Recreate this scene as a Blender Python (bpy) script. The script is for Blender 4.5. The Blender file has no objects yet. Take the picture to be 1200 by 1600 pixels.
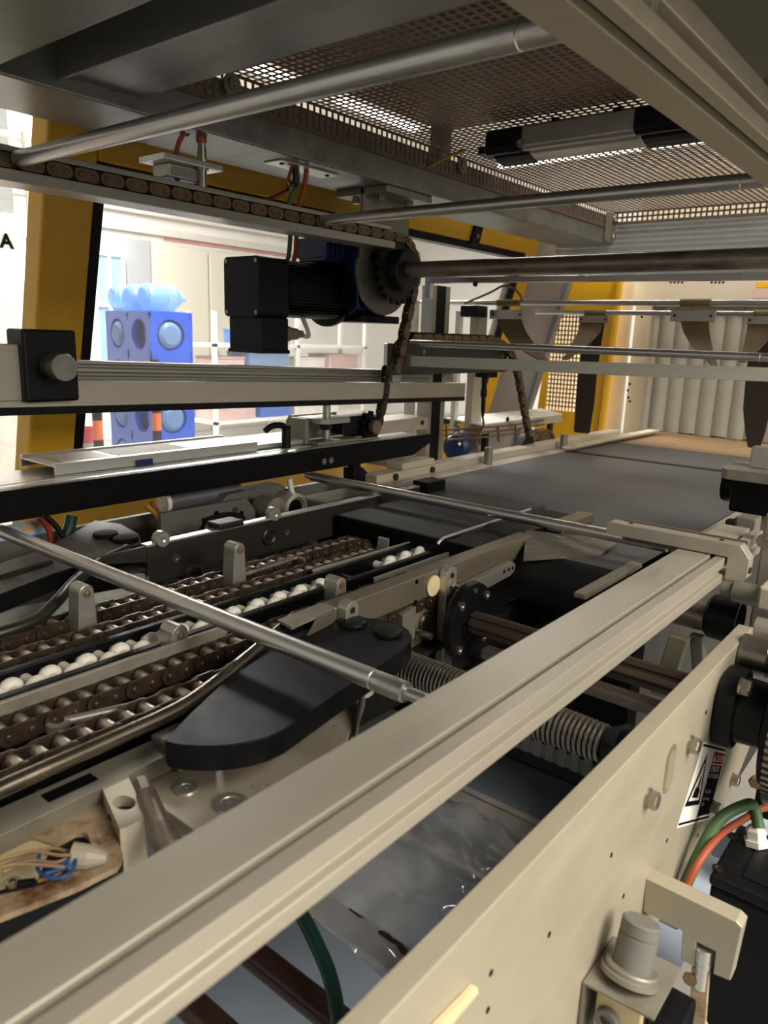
import bpy, math, random
import numpy as np
from mathutils import Vector, Matrix
random.seed(7)
SC = bpy.context.scene
COL = SC.collection
PI = math.pi

# ------------------------------------------------------------------ camera
# world: X across the machine (to the right), Y along the conveyor (away), Z up, metres
F = 1170.49                                   # focal length in pixels of a 1200 x 1600 frame
CAM = np.array([0.0, 0.0, 1.5])
_y, _p, _r = (math.radians(a) for a in (38.7286, 13.2265, -1.9515))
_f = np.array([-math.sin(_y)*math.cos(_p), math.cos(_y)*math.cos(_p), -math.sin(_p)])
_h = np.array([math.cos(_y), math.sin(_y), 0.0])
_d = np.cross(_f, _h)
_r2 = math.cos(_r)*_h + math.sin(_r)*_d
_d2 = np.cross(_f, _r2)
ROT = np.array([_r2, _d2, _f])
cam = bpy.data.cameras.new('camera')
cam.sensor_fit = 'HORIZONTAL'; cam.sensor_width = 36.0; cam.lens = F/1200*36.0
cam.clip_start = 0.02; cam.clip_end = 100
cam.dof.use_dof = True; cam.dof.focus_distance = 1.35; cam.dof.aperture_fstop = 10.0
camo = bpy.data.objects.new('camera', cam); COL.objects.link(camo)
camo.matrix_world = Matrix([[_r2[i], -_d2[i], -_f[i], CAM[i]] for i in range(3)] + [[0, 0, 0, 1]])
SC.camera = camo

# ------------------------------------------------------------------ world, lamps, exposure
SC.view_settings.view_transform = 'Standard'
SC.view_settings.look = 'None'
SC.view_settings.exposure = 0.0
SC.view_settings.gamma = 1.0
SC.view_settings.use_curve_mapping = False
SC.cycles.use_denoising = True
SC.cycles.max_bounces = 8
SC.cycles.transparent_max_bounces = 12
SC.cycles.sample_clamp_indirect = 4.0
SC.cycles.caustics_reflective = False
SC.cycles.caustics_refractive = False
W = bpy.data.worlds.new('hall_light'); SC.world = W; W.use_nodes = True
W.node_tree.nodes['Background'].inputs[0].default_value = (1.0, 0.96, 0.90, 1)
W.node_tree.nodes['Background'].inputs[1].default_value = 0.42

def area(name, loc, target, sx, sy, power, color=(1, 0.95, 0.88)):
    l = bpy.data.lights.new(name, 'AREA'); l.shape = 'RECTANGLE'; l.size = sx; l.size_y = sy
    l.energy = power; l.color = color
    o = bpy.data.objects.new(name, l); COL.objects.link(o)
    o.location = loc
    o.rotation_euler = (Vector(target)-Vector(loc)).to_track_quat('-Z', 'Y').to_euler()
    return o
# rows of ceiling lamps of the hall: two over the aisle on the far side, one on the operator side
area('aisle_lamp_row', (-6.7, 4.5, 3.95), (-7.0, 4.5, 0), 1.2, 9.0, 1450, (1, 0.98, 0.95))
area('operator_lamp_row', (1.9, 0.6, 3.9), (-0.5, 0.9, 1.1), 1.6, 5.0, 470, (1, 0.93, 0.83))
area('tunnel_lamp_row', (-0.9, 3.05, 3.9), (-0.9, 3.05, 0), 3.0, 0.5, 90, (1, 0.97, 0.93))

# ------------------------------------------------------------------ helpers
def at(px, py, X=None, Y=None, Z=None):
    d = ROT.T @ np.array([(px-600)/F, (py-800)/F, 1.0])
    if X is not None: t = (X-CAM[0])/d[0]
    elif Y is not None: t = (Y-CAM[1])/d[1]
    else: t = (Z-CAM[2])/d[2]
    return Vector(CAM + t*d)

def lin(h):
    h = h.lstrip('#'); v = [int(h[i:i+2], 16)/255 for i in (0, 2, 4)]
    return tuple(c/12.92 if c <= 0.04045 else ((c+0.055)/1.055)**2.4 for c in v)

MATS = {}
def M(name, hexc, rough=0.5, metal=0.0, var=0.12, scale=25.0, stretch=(1, 1, 1), hex2=None, mix2=(0.45, 0.7),
      scale2=9.0, bump=0.0, rvar=0.1, spec=0.5, coat=0.0, emit=0.0):
    if name in MATS: return MATS[name]
    m = bpy.data.materials.new(name); m.use_nodes = True
    nt = m.node_tree; N = nt.nodes; L = nt.links
    b = N['Principled BSDF']
    c = lin(hexc)
    tc = N.new('ShaderNodeTexCoord'); mp = N.new('ShaderNodeMapping'); mp.inputs['Scale'].default_value = stretch
    L.new(tc.outputs['Object'], mp.inputs['Vector'])
    n = N.new('ShaderNodeTexNoise'); n.inputs['Scale'].default_value = scale; n.inputs['Detail'].default_value = 5
    L.new(mp.outputs[0], n.inputs['Vector'])
    cr = N.new('ShaderNodeValToRGB')
    cr.color_ramp.elements[0].position = 0.28; cr.color_ramp.elements[1].position = 0.72
    cr.color_ramp.elements[0].color = tuple(x*(1-var) for x in c)+(1,)
    cr.color_ramp.elements[1].color = tuple(min(1, x*(1+var)) for x in c)+(1,)
    L.new(n.outputs['Fac'], cr.inputs['Fac'])
    out = cr.outputs['Color']
    if hex2:
        n2 = N.new('ShaderNodeTexNoise'); n2.inputs['Scale'].default_value = scale2; n2.inputs['Detail'].default_value = 7
        n2.inputs['Roughness'].default_value = 0.65
        L.new(mp.outputs[0], n2.inputs['Vector'])
        mr = N.new('ShaderNodeMapRange'); mr.inputs[1].default_value = mix2[0]; mr.inputs[2].default_value = mix2[1]
        L.new(n2.outputs['Fac'], mr.inputs[0])
        mx = N.new('ShaderNodeMix'); mx.data_type = 'RGBA'
        L.new(mr.outputs[0], mx.inputs[0]); L.new(out, mx.inputs[6]); mx.inputs[7].default_value = lin(hex2)+(1,)
        out = mx.outputs[2]
    L.new(out, b.inputs['Base Color'])
    if rvar:
        r = N.new('ShaderNodeMapRange'); r.inputs[3].default_value = max(0.02, rough-rvar); r.inputs[4].default_value = min(1, rough+rvar)
        L.new(n.outputs['Fac'], r.inputs[0]); L.new(r.outputs[0], b.inputs['Roughness'])
    else:
        b.inputs['Roughness'].default_value = rough
    b.inputs['Metallic'].default_value = metal
    b.inputs['Specular IOR Level'].default_value = spec
    b.inputs['Coat Weight'].default_value = coat
    if emit:
        b.inputs['Emission Color'].default_value = c+(1,); b.inputs['Emission Strength'].default_value = emit
    if bump:
        bp = N.new('ShaderNodeBump'); bp.inputs['Strength'].default_value = bump; bp.inputs['Distance'].default_value = 0.002
        L.new(n.outputs['Fac'], bp.inputs['Height']); L.new(bp.outputs[0], b.inputs['Normal'])
    MATS[name] = m
    return m

def clear_mat(name, tint, fac=0.08, rough=0.03, haze=0.0, fmax=0.7, hz=(0.9, 0.9, 0.9)):
    m = bpy.data.materials.new(name); m.use_nodes = True
    nt = m.node_tree; N = nt.nodes; L = nt.links
    for x in list(N): N.remove(x)
    o = N.new('ShaderNodeOutputMaterial'); t = N.new('ShaderNodeBsdfTransparent'); g = N.new('ShaderNodeBsdfGlossy')
    t.inputs[0].default_value = tint+(1,); g.inputs['Roughness'].default_value = rough
    lw = N.new('ShaderNodeLayerWeight'); pw = N.new('ShaderNodeMath'); pw.operation = 'POWER'; pw.inputs[1].default_value = 4.0
    L.new(lw.outputs['Facing'], pw.inputs[0])
    fr = N.new('ShaderNodeMapRange'); fr.inputs[3].default_value = fac*0.4; fr.inputs[4].default_value = fmax
    L.new(pw.outputs[0], fr.inputs[0])
    mx = N.new('ShaderNodeMixShader'); L.new(fr.outputs[0], mx.inputs[0]); L.new(t.outputs[0], mx.inputs[1]); L.new(g.outputs[0], mx.inputs[2])
    last = mx
    if haze:
        d = N.new('ShaderNodeBsdfDiffuse'); d.inputs[0].default_value = hz+(1,)
        m2 = N.new('ShaderNodeMixShader'); m2.inputs[0].default_value = haze
        L.new(mx.outputs[0], m2.inputs[1]); L.new(d.outputs[0], m2.inputs[2]); last = m2
    L.new(last.outputs[0], o.inputs[0])
    MATS[name] = m
    return m

class MB:
    def __init__(s): s.v = []; s.f = []; s.s = []
    def add(s, vs, fs, smooth=False):
        k = len(s.v); s.v += [Vector(v) for v in vs]
        for f in fs: s.f.append(tuple(i+k for i in f)); s.s.append(smooth)
        return s
    def box(s, x0, x1, y0, y1, z0, z1):
        vs = [(x, y, z) for z in (z0, z1) for y in (y0, y1) for x in (x0, x1)]
        return s.add(vs, [(0, 2, 3, 1), (4, 5, 7, 6), (0, 1, 5, 4), (2, 6, 7, 3), (0, 4, 6, 2), (1, 3, 7, 5)])
    def obox(s, c, ux, uy, uz):
        c = Vector(c); ux = Vector(ux)/2; uy = Vector(uy)/2; uz = Vector(uz)/2
        vs = [c+a*ux+b*uy+d*uz for d in (-1, 1) for b in (-1, 1) for a in (-1, 1)]
        return s.add(vs, [(0, 2, 3, 1), (4, 5, 7, 6), (0, 1, 5, 4), (2, 6, 7, 3), (0, 4, 6, 2), (1, 3, 7, 5)])
    def prism(s, poly, vec):
        vec = Vector(vec); p = [Vector(q) for q in poly]; n = len(p)
        vs = p + [q+vec for q in p]
        return s.add(vs, [tuple(range(n-1, -1, -1)), tuple(range(n, 2*n))] + [(i, (i+1) % n, n+(i+1) % n, n+i) for i in range(n)])
    def ext(s, prof, axis, c0, c1):
        if axis == 'Y': p = [(a, c0, b) for a, b in prof]; v = (0, c1-c0, 0)
        elif axis == 'X': p = [(c0, a, b) for a, b in prof]; v = (c1-c0, 0, 0)
        else: p = [(a, b, c0) for a, b in prof]; v = (0, 0, c1-c0)
        return s.prism(p, v)
    @staticmethod
    def frame(d):
        d = Vector(d).normalized()
        u = d.cross(Vector((0, 0, 1)))
        if u.length < 1e-4: u = d.cross(Vector((1, 0, 0)))
        u.normalize(); w = d.cross(u).normalized()
        return d, u, w
    def lathe(s, prof, p0, d, n=20, smooth=True, ph=0.0):
        d, u, w = s.frame(d); p0 = Vector(p0)
        k = 0
        # split at sharp corners by giving every segment its own rings
        for (r0, h0), (r1, h1) in zip(prof[:-1], prof[1:]):
            if r0 < 1e-6 and r1 < 1e-6: continue
            a = [p0+d*h0+(u*math.cos(2*PI*i/n+ph)+w*math.sin(2*PI*i/n+ph))*r0 for i in range(n)]
            b = [p0+d*h1+(u*math.cos(2*PI*i/n+ph)+w*math.sin(2*PI*i/n+ph))*r1 for i in range(n)]
            if r0 < 1e-6: s.add([p0+d*h0]+b, [(0, 1+(i+1) % n, 1+i) for i in range(n)], False)
            elif r1 < 1e-6: s.add([p0+d*h1]+a, [(0, 1+i, 1+(i+1) % n) for i in range(n)], False)
            else: s.add(a+b, [(i, (i+1) % n, n+(i+1) % n, n+i) for i in range(n)], smooth)
        return s
    def cyl(s, p0, p1, r, n=16, r1=None, cap=True):
        p0 = Vector(p0); p1 = Vector(p1); h = (p1-p0).length; r1 = r if r1 is None else r1
        pr = [(r, 0), (r1, h)]
        if cap: pr = [(0, 0)]+pr+[(0, h)]
        return s.lathe(pr, p0, p1-p0, n)
    def hex(s, p0, d, r, h):
        return s.lathe([(0, 0), (r, 0), (r, h*0.85), (r*0.88, h), (0, h)], p0, d, 6, False)
    def ring(s, p0, d, ro, ri, h, n=24):
        return s.lathe([(ri, 0), (ro, 0), (ro, h), (ri, h), (ri, 0)], p0, d, n)
    def ball(s, c, r, n=12, m=8, sc=(1, 1, 1)):
        c = Vector(c); vs = []; fs = []
        for j in range(1, m):
            t = PI*j/m
            for i in range(n):
                a = 2*PI*i/n
                vs.append(c+Vector((r*sc[0]*math.sin(t)*math.cos(a), r*sc[1]*math.sin(t)*math.sin(a), r*sc[2]*math.cos(t))))
        top = len(vs); vs.append(c+Vector((0, 0, r*sc[2]))); bot = len(vs); vs.append(c-Vector((0, 0, r*sc[2])))
        for j in range(m-2):
            for i in range(n): fs.append((j*n+i, (j+1)*n+i, (j+1)*n+(i+1) % n, j*n+(i+1) % n))
        for i in range(n):
            fs.append((top, i, (i+1) % n)); fs.append((bot, (m-2)*n+(i+1) % n, (m-2)*n+i))
        return s.add(vs, fs, True)
    def tube(s, pts, r, n=10, sub=6, cap=True):
        P = [Vector(p) for p in pts]
        if sub > 1 and len(P) > 2:
            Q = []
            E = [2*P[0]-P[1]]+P+[2*P[-1]-P[-2]]
            for i in range(1, len(E)-2):
                for j in range(sub):
                    t = j/sub; a, b, c, d = E[i-1], E[i], E[i+1], E[i+2]
                    Q.append(0.5*((2*b)+(c-a)*t+(2*a-5*b+4*c-d)*t*t+(3*b-a-3*c+d)*t**3))
            Q.append(P[-1]); P = Q
        u = None; rings = []
        for i, p in enumerate(P):
            t = (P[min(i+1, len(P)-1)]-P[max(i-1, 0)]).normalized()
            if u is None: _, u, w = s.frame(t)
            else:
                u = (u-t*u.dot(t)).normalized(); w = t.cross(u)
            w = t.cross(u)
            rr = r[i*len(r)//len(P)] if isinstance(r, (list, tuple)) else r
            rings.append([p+(u*math.cos(2*PI*k/n)+w*math.sin(2*PI*k/n))*rr for k in range(n)])
        vs = [v for R_ in rings for v in R_]
        fs = [(i*n+k, i*n+(k+1) % n, (i+1)*n+(k+1) % n, (i+1)*n+k) for i in range(len(P)-1) for k in range(n)]
        s.add(vs, fs, True)
        if cap:
            s.add(rings[0], [tuple(range(n-1, -1, -1))]); s.add(rings[-1], [tuple(range(n))])
        return s
    def flatstrip(s, pts, wvec, th):
        """a bent strap: centre line pts, width vector, thickness"""
        P = [Vector(p) for p in pts]; k = len(P); wv = wvec if isinstance(wvec, list) else [wvec]*k
        vs = []
        for i, p in enumerate(P):
            t = (P[min(i+1, k-1)]-P[max(i-1, 0)]).normalized(); w = Vector(wv[i]); nrm = t.cross(w).normalized()*th/2
            vs += [p-w/2-nrm, p+w/2-nrm, p+w/2+nrm, p-w/2+nrm]
        fs = []
        for i in range(k-1):
            a = i*4; b = a+4
            for j in range(4): fs.append((a+j, a+(j+1) % 4, b+(j+1) % 4, b+j))
        fs += [(3, 2, 1, 0), ((k-1)*4, (k-1)*4+1, (k-1)*4+2, (k-1)*4+3)]
        return s.add(vs, fs)

ORG = {}
def _link(name, data, org, parent):
    o = bpy.data.objects.new(name, data); COL.objects.link(o)
    ORG[o] = Vector(org)
    if parent is not None:
        o.parent = parent; o.location = Vector(org)-ORG[parent]
    else: o.location = org
    return o
def thing(name, label, cat, loc=(0, 0, 0), group=None, kind=None):
    o = _link(name, None, loc, None); o.empty_display_size = 0.05
    o['label'] = label; o['category'] = cat
    if group: o['group'] = group
    if kind: o['kind'] = kind
    return o
def obj(name, mb, mat, parent=None, bevel=0.0, label=None, cat=None, group=None, kind=None, seg=2):
    xs = [v.x for v in mb.v]; ys = [v.y for v in mb.v]; zs = [v.z for v in mb.v]
    org = Vector(((min(xs)+max(xs))/2, (min(ys)+max(ys))/2, min(zs)))
    me = bpy.data.meshes.new(name)
    me.from_pydata([tuple(v-org) for v in mb.v], [], mb.f)
    me.polygons.foreach_set('use_smooth', mb.s)
    me.update()
    # consistent outward normals
    import bmesh
    bm = bmesh.new(); bm.from_mesh(me); bmesh.ops.recalc_face_normals(bm, faces=bm.faces); bm.to_mesh(me); bm.free()
    me.materials.append(MATS[mat] if isinstance(mat, str) else mat)
    o = _link(name, me, org, parent)
    if bevel:
        md = o.modifiers.new('edge', 'BEVEL'); md.width = bevel; md.segments = seg; md.limit_method = 'ANGLE'; md.angle_limit = math.radians(35)
    if label: o['label'] = label
    if cat: o['category'] = cat
    if group: o['group'] = group
    if kind: o['kind'] = kind
    return o
def copy_tree(o, parent=None, delta=(0, 0, 0)):
    c = o.copy(); COL.objects.link(c); ORG[c] = ORG[o]+Vector(delta)
    if parent is None: c.location = ORG[c]
    else:
        c.parent = parent; c.location = ORG[o]-ORG[o.parent]
    for ch in [q for q in ORG if q.parent == o]:
        copy_tree(ch, c)
    return c
def text_part(name, body, size, org, ux, uy, mat, parent, thick=0.0004, align='LEFT', bold=0.0, sx=1.0):
    """flat lettering as a mesh: ux = reading direction, uy = up"""
    cu = bpy.data.curves.new(name, 'FONT'); cu.body = body; cu.size = size; cu.align_x = align; cu.offset = bold
    tmp = bpy.data.objects.new('tmp', cu); COL.objects.link(tmp)
    dg = bpy.context.evaluated_depsgraph_get(); dg.update()
    me0 = bpy.data.meshes.new_from_object(tmp.evaluated_get(dg))
    bpy.data.objects.remove(tmp)
    ux = Vector(ux).normalized(); uy = Vector(uy).normalized(); nz = ux.cross(uy)
    mb = MB()
    mb.add([Vector(org)+ux*v.co.x*sx+uy*v.co.y+nz*thick for v in me0.vertices], [tuple(p.vertices) for p in me0.polygons])
    bpy.data.meshes.remove(me0)
    return obj(name, mb, mat, parent)
def bx(*a): return MB().box(*a)

# ------------------------------------------------------------------ materials
M('alu_warm', 'b3ac9c', 0.42, 0.55, 0.10, 18, (1, 0.12, 1), hex2='8f8168', mix2=(0.62, 0.85), scale2=30, bump=0.05)
M('alu_plate', 'b0a893', 0.48, 0.35, 0.05, 30, (1, 0.25, 1), hex2='9c8d70', mix2=(0.66, 0.9), scale2=14)
M('alu_end', 'b0a791', 0.40, 0.55, 0.06, 30)
M('alu_grey', 'b2aea4', 0.36, 0.7, 0.10, 20, (1, 0.1, 1))
M('alu_bright', 'd2d0ca', 0.30, 0.75, 0.08, 20, (1, 0.1, 1))
M('alu_dull', '8d887a', 0.50, 0.5, 0.12, 25, hex2='5f5748', mix2=(0.55, 0.85))
M('hood_paint', '6f6c64', 0.45, 0.25, 0.08, 90, bump=0.08)
M('hood_steel', '85847f', 0.40, 0.55, 0.10, 14, (0.15, 1, 1), hex2='5a5750', mix2=(0.5, 0.85), scale2=10)
M('steel_rod', 'cbc8c3', 0.33, 0.9, 0.15, 14, (0.25, 1, 1), hex2='5c5650', mix2=(0.62, 0.82), scale2=14)
M('steel_shaft', '95897b', 0.42, 0.7, 0.25, 40, (0.3, 1, 1), hex2='54463a', mix2=(0.5, 0.75), scale2=25, bump=0.2)
M('steel', '8d8880', 0.32, 0.9, 0.15, 40)
M('steel_bolt', 'a39d90', 0.30, 0.9, 0.12, 60)
M('steel_dark', '38342f', 0.45, 0.7, 0.2, 40)
M('chain_steel', '54463a', 0.40, 0.65, 0.25, 60, hex2='33281f', mix2=(0.45, 0.7), scale2=45, bump=0.1)
M('chain_roller', 'c2b8ab', 0.30, 0.75, 0.12, 60)
M('chain_inner', '2e251b', 0.5, 0.5, 0.2, 60); M('chain_old', '7f6c52', 0.45, 0.55, 0.2, 60, hex2='57442f', mix2=(0.5, 0.75), scale2=60)  # chain_inner: the shade on recessed links is put into the colour
M('black_plastic', '0f0f11', 0.42, 0, 0.2, 60, hex2='1c1c1e', mix2=(0.55, 0.8), scale2=20, spec=0.22)
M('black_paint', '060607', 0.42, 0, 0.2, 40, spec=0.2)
M('black_wedge', '0c0c0d', 0.46, 0, 0.15, 30, spec=0.22, hex2='19191b', mix2=(0.5, 0.85), scale2=35, bump=0.05)
M('grey_wedge', '2b2826', 0.55, 0, 0.2, 30, hex2='6a655c', mix2=(0.5, 0.8), scale2=14)
M('rubber_belt', '4a4846', 0.60, 0, 0.18, 14, (1, 0.06, 1), bump=0.05)
M('belt_dark', '191818', 0.6, 0, 0.2, 30, spec=0.25)
M('belt_wood_dark', '5e4526', 0.5, 0, 0.15, 20, (0.06, 1, 1)); M('belt_wood', '8a6836', 0.5, 0, 0.18, 24, (0.06, 1.0, 1), hex2='7a4f30', mix2=(0.5, 0.75), scale2=10)
M('white_plastic', 'e6e1d5', 0.35, 0, 0.05, 40, spec=0.5)
M('yellow', 'd9a520', 0.38, 0, 0.05, 20)
M('blue_paint', '142a5c', 0.4, 0, 0.1, 30)
M('strap_felt', '66553b', 0.75, 0, 0.12, 60, hex2='4a3a26', mix2=(0.5, 0.8))
M('strap_dark', '2e2119', 0.7, 0, 0.2, 60)
M('curtain', 'a8a597', 0.55, 0, 0.06, 8, hex2='827f70', mix2=(0.5, 0.8), scale2=6)
M('cheek', 'cfc6ae', 0.5, 0, 0.04, 12); M('cream', 'b5ab96', 0.5, 0, 0.05, 12)
M('rust', 'b9a283', 0.6, 0.2, 0.15, 30, hex2='6b3d1a', mix2=(0.47, 0.62), scale2=16, bump=0.1)
M('orange_cable', '9a4a2a', 0.55); M('green_cable', '48683f', 0.55); M('dark_green_cable', '123a30', 0.4)
M('red_cable', '8a2f20', 0.5); M('yellow_cable', 'b08530', 0.5); M('tan_wire', 'a98a6a', 0.5); M('blue_wire', '27538f', 0.45)
M('black_cable', '151515', 0.5); M('brown_cable', '6b5030', 0.55); M('white_wire', 'd8d4c8', 0.5)
M('mesh_steel', '725f51', 0.5, 0.35, 0.15, 30)
M('brown_roller', '4a332c', 0.3, 0.1, 0.12, 14, (0.3, 1, 1))
M('foil', '8d887e', 0.36, 0.75, 0.25, 90, (1, 8, 1), bump=0.5)
M('badge', 'd8c79a', 0.5, 0, 0.1, 40)
M('white_paint', 'e9e6de', 0.5); M('paper', 'e8e5dd', 0.7, spec=0.15); M('ink', '0b0b0b', 0.85, spec=0.05); M('sticker_red', '9a2136', 0.8, spec=0.05)
M('under_grey', 'b4c2d2', 0.5, 0.1, 0.08, 10)
M('copper', '8c7350', 0.4, 0.6, 0.15, 30)
# ------------------------------------------------------------------ the hall (setting)
M('hall_wall', 'efece4', 0.7, 0, 0.03, 2); M('hall_floor', '9c9a94', 0.4, 0, 0.08, 2)
M('hall_ceiling', 'e6e0d6', 0.8, 0, 0.03, 2); M('door_beige', 'd2ccb9', 0.5, 0, 0.03, 5)
M('grey_panel', 'a9abad', 0.5, 0, 0.05, 5); M('sky_glass', '9fc4e8', 0.2, 0, 0.1, 3); M('trunk_grey', 'cfcabd', 0.5, 0, 0.04, 5)
M('red_line', 'd88a88', 0.5); M('rack_blue', '1f49b0', 0.4, 0, 0.1, 8); M('hazard_orange', 'd8682a', 0.5)
M('carton_pink', 'c9aaa2', 0.6); M('crate_greyblue', '6f86a8', 0.5); M('carton_white', 'e4dfd6', 0.6); M('shelf_blue', '3f67b5', 0.5)
M('roof_brown', '3f3029', 0.7, 0, 0.1, 4); M('grey_col', '8b8d8c', 0.5)
HW = -9.4
obj('floor', bx(-10, 6, -5, 13, -0.1, 0), 'hall_floor', kind='structure', label='grey concrete hall floor under the machine', cat='floor')
obj('ceiling', bx(-10, 6, -5, 13, 4.5, 4.6), 'hall_ceiling', kind='structure', label='white hall ceiling seen through the wire mesh guard', cat='ceiling')
wl = obj('wall_left', bx(HW-0.2, HW, -5, 13, 0, 4.5), 'hall_wall', kind='structure', label='white hall wall behind the yellow guard door', cat='wall')
obj('wall_far', bx(-9.4, 6, 12.8, 13, 0, 4.5), 'hall_wall', kind='structure', label='white hall wall beyond the shrink tunnel', cat='wall')
# fittings on the far hall wall
def wallbox(name, p0, p1, d, mat, label, cat, z0=None):
    a = at(*p0, X=HW); b = at(*p1, X=HW)
    lo, hi = min(a.z, b.z), max(a.z, b.z)
    if z0 is not None: lo = z0
    return obj(name, bx(HW, HW+d, min(a.y, b.y), max(a.y, b.y), lo, hi), mat, label=label, cat=cat, bevel=0.01)
tr = thing('cable_trunking', 'long grey cable trunking running high along the hall wall', 'trunking', (HW, 6, 2.4))
obj('cover', bx(HW+.001, HW+0.10, 1, 12.5, 2.98, 3.14), 'trunk_grey', tr, bevel=0.01)
obj('lower_duct', bx(HW+.001, HW+0.08, 1, 12.5, 2.74, 2.84), 'trunk_grey', tr, bevel=0.01)
obj('wall_rail', bx(HW, HW+0.03, 6.6, 9.6, 2.70, 2.73), 'red_line', label='thin red rail above the beige double door', cat='rail')
dd = thing('door_1', 'beige steel double door in the hall wall', 'door', (HW, 7, 0), kind='structure')
obj('frame', bx(HW, HW+0.04, 6.36, 8.5, 0, 2.66), 'trunk_grey', dd)
obj('door_leaf', bx(HW+0.04, HW+0.09, 6.42, 7.29, 0, 2.6), 'door_beige', dd, bevel=0.01)
obj('door_leaf', bx(HW+0.04, HW+0.09, 7.32, 8.42, 0, 2.6), 'door_beige', dd, bevel=0.01)
obj('handle', bx(HW+0.09, HW+0.13, 7.38, 7.42, 0.95, 1.2), 'steel_dark', dd)
obj('notice_board', bx(HW+.001, HW+0.05, 5.97, 6.34, 1.5, 2.66), 'grey_panel', label='grey board on the hall wall beside the double door', cat='board', bevel=0.01)
wd = thing('window_1', 'pale blue window with white cross bars in the hall wall', 'window', (HW, 4.6, 1), kind='structure')
obj('pane', bx(HW, HW+0.02, 5.5, 5.93, 0.8, 2.43), 'sky_glass', wd)
for y in (5.48, 5.69, 5.9): obj('window_bar', bx(HW+0.02, HW+0.06, y, y+0.04, 0.8, 2.43), 'white_paint', wd)
for z in (0.78, 1.75, 2.4): obj('window_bar', bx(HW+0.02, HW+0.055, 5.5, 5.93, z, z+0.05), 'white_paint', wd)

# water bottle rack
RC = Vector((-6.42, 4.32, 0)); ang = math.radians(8)
rr = Vector((0.56, 0.828, 0)); ff = Vector((-0.828, 0.56, 0))
U = (rr*math.cos(math.radians(28))+ff*math.sin(math.radians(28)))       # right face direction
V2 = (-rr*math.sin(math.radians(28))+ff*math.cos(math.radians(28)))     # left face direction, away
rk = thing('bottle_rack', 'blue plastic rack holding large water bottles behind the guard window', 'rack', RC)
def holed(c, ux, uz, w, h, r, nrm, th):
    n = 24; mb = MB(); vs = []; k = []
    for i in range(n):
        a = 2*PI*i/n; ca, sa = math.cos(a), math.sin(a)
        q = 1/max(abs(ca)/(w/2), abs(sa)/(h/2))
        k.append((c+ux*ca*r+uz*sa*r, c+ux*ca*q+uz*sa*q))
    # exact corners
    for i in range(n):
        a, b = k[i]; a2, b2 = k[(i+1) % n]
        mb.add([a, b, b2, a2, a-nrm*th, a2-nrm*th], [(0, 1, 2, 3), (0, 3, 5, 4)])
    return mb
ZU = Vector((0, 0, 1))
def cell(face_o, du, nrm, j, row, w):
    c = face_o+du*(w*(j+0.5))+ZU*(0.205+0.41*row)
    obj('rack_cell', holed(c, du, ZU, w, 0.412, 0.15, nrm, 0.06), 'rack_blue', rk)
    return c
bottles = []
for row in range(4):
    bottles.append((cell(RC, U, -V2, 0, row, 0.44), V2))
    cell(RC, V2, -U, 0, row, 0.46); bottles.append((cell(RC, V2, -U, 1, row, 0.46), U))
body = MB()
for a_, b_ in ((RC+U*0.44, V2*0.92), (RC+V2*0.92, U*0.44)):
    body.prism([a_+U*0.001, a_+b_, a_+b_+ZU*1.66, a_+ZU*1.66], (U*0.02 if b_.dot(V2) > 0.5 else V2*0.02))
body.prism([RC+ZU*1.64, RC+U*0.44+ZU*1.64, RC+U*0.44+V2*0.92+ZU*1.64, RC+V2*0.92+ZU*1.64], ZU*0.02)
obj('rack_body', body, 'rack_blue', rk)
clear_mat('water_bottle', (0.62, 0.78, 0.96), haze=0.35, hz=(0.30, 0.50, 0.85))
def bottle(c, d, label, up=False):
    mb = MB().lathe([(0, 0), (0.09, 0.0), (0.125, 0.03), (0.13, 0.06), (0.13, 0.20), (0.122, 0.21), (0.13, 0.22), (0.13, 0.32), (0.06, 0.40), (0.03, 0.42), (0.03, 0.46), (0, 0.46)], c, d, 18)
    return obj('water_bottle', mb, 'water_bottle', label=label, cat='bottle', group='water bottles in the blue rack')
names = ['bottom', 'second', 'third', 'top']
for i, (c, d) in enumerate(bottles):
    row = i//2; side = ['in the wide right-hand column', 'in the leftmost column'][i % 2]
    bottle(c-d*0.02, d, 'clear blue water bottle %s, %s row of the blue rack' % (side, names[row]))
for k, (a_, b_) in enumerate(((0.22, 0.14), (0.22, 0.46), (0.22, 0.78))):
    bottle(RC+U*(a_-0.22)+V2*b_+ZU*(1.66+0.13), U, 'clear blue water bottle lying on top of the blue rack, %s' % ['nearest of the three', 'middle of the three', 'farthest left of the three'][k])
# hazard posts
def hazard(px, X, lab):
    p = at(px, 690, X=X); t = thing('hazard_post', lab, 'post', (p.x, p.y, 0), group='striped hazard posts')
    for k in range(9):
        obj('stripe_band', MB().cyl((p.x, p.y, 0.14*k), (p.x, p.y, 0.14*(k+1)), 0.035, 12), 'hazard_orange' if k % 2 else 'ink', t)
hazard(154, -5.0, 'orange and black striped post left of the blue bottle rack')
hazard(246, -5.2, 'orange and black striped post standing before the blue bottle rack')
rb = at(135, 672, X=-5.4)
b_ = thing('red_bucket', 'small red bucket on the hall floor beside a striped post', 'bucket', (rb.x, rb.y, 0))
obj('body', MB().lathe([(0, 0.62), (0.05, 0.62), (0.065, 0.74), (0.058, 0.74), (0.045, 0.64), (0, 0.64)], (rb.x, rb.y, 0), (0, 0, 1), 20), M('red_plastic', 'b03038', 0.4), b_)
obj('stand', MB().cyl((rb.x, rb.y, 0), (rb.x, rb.y, 0.62), 0.06, 14), 'grey_col', b_)

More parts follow.
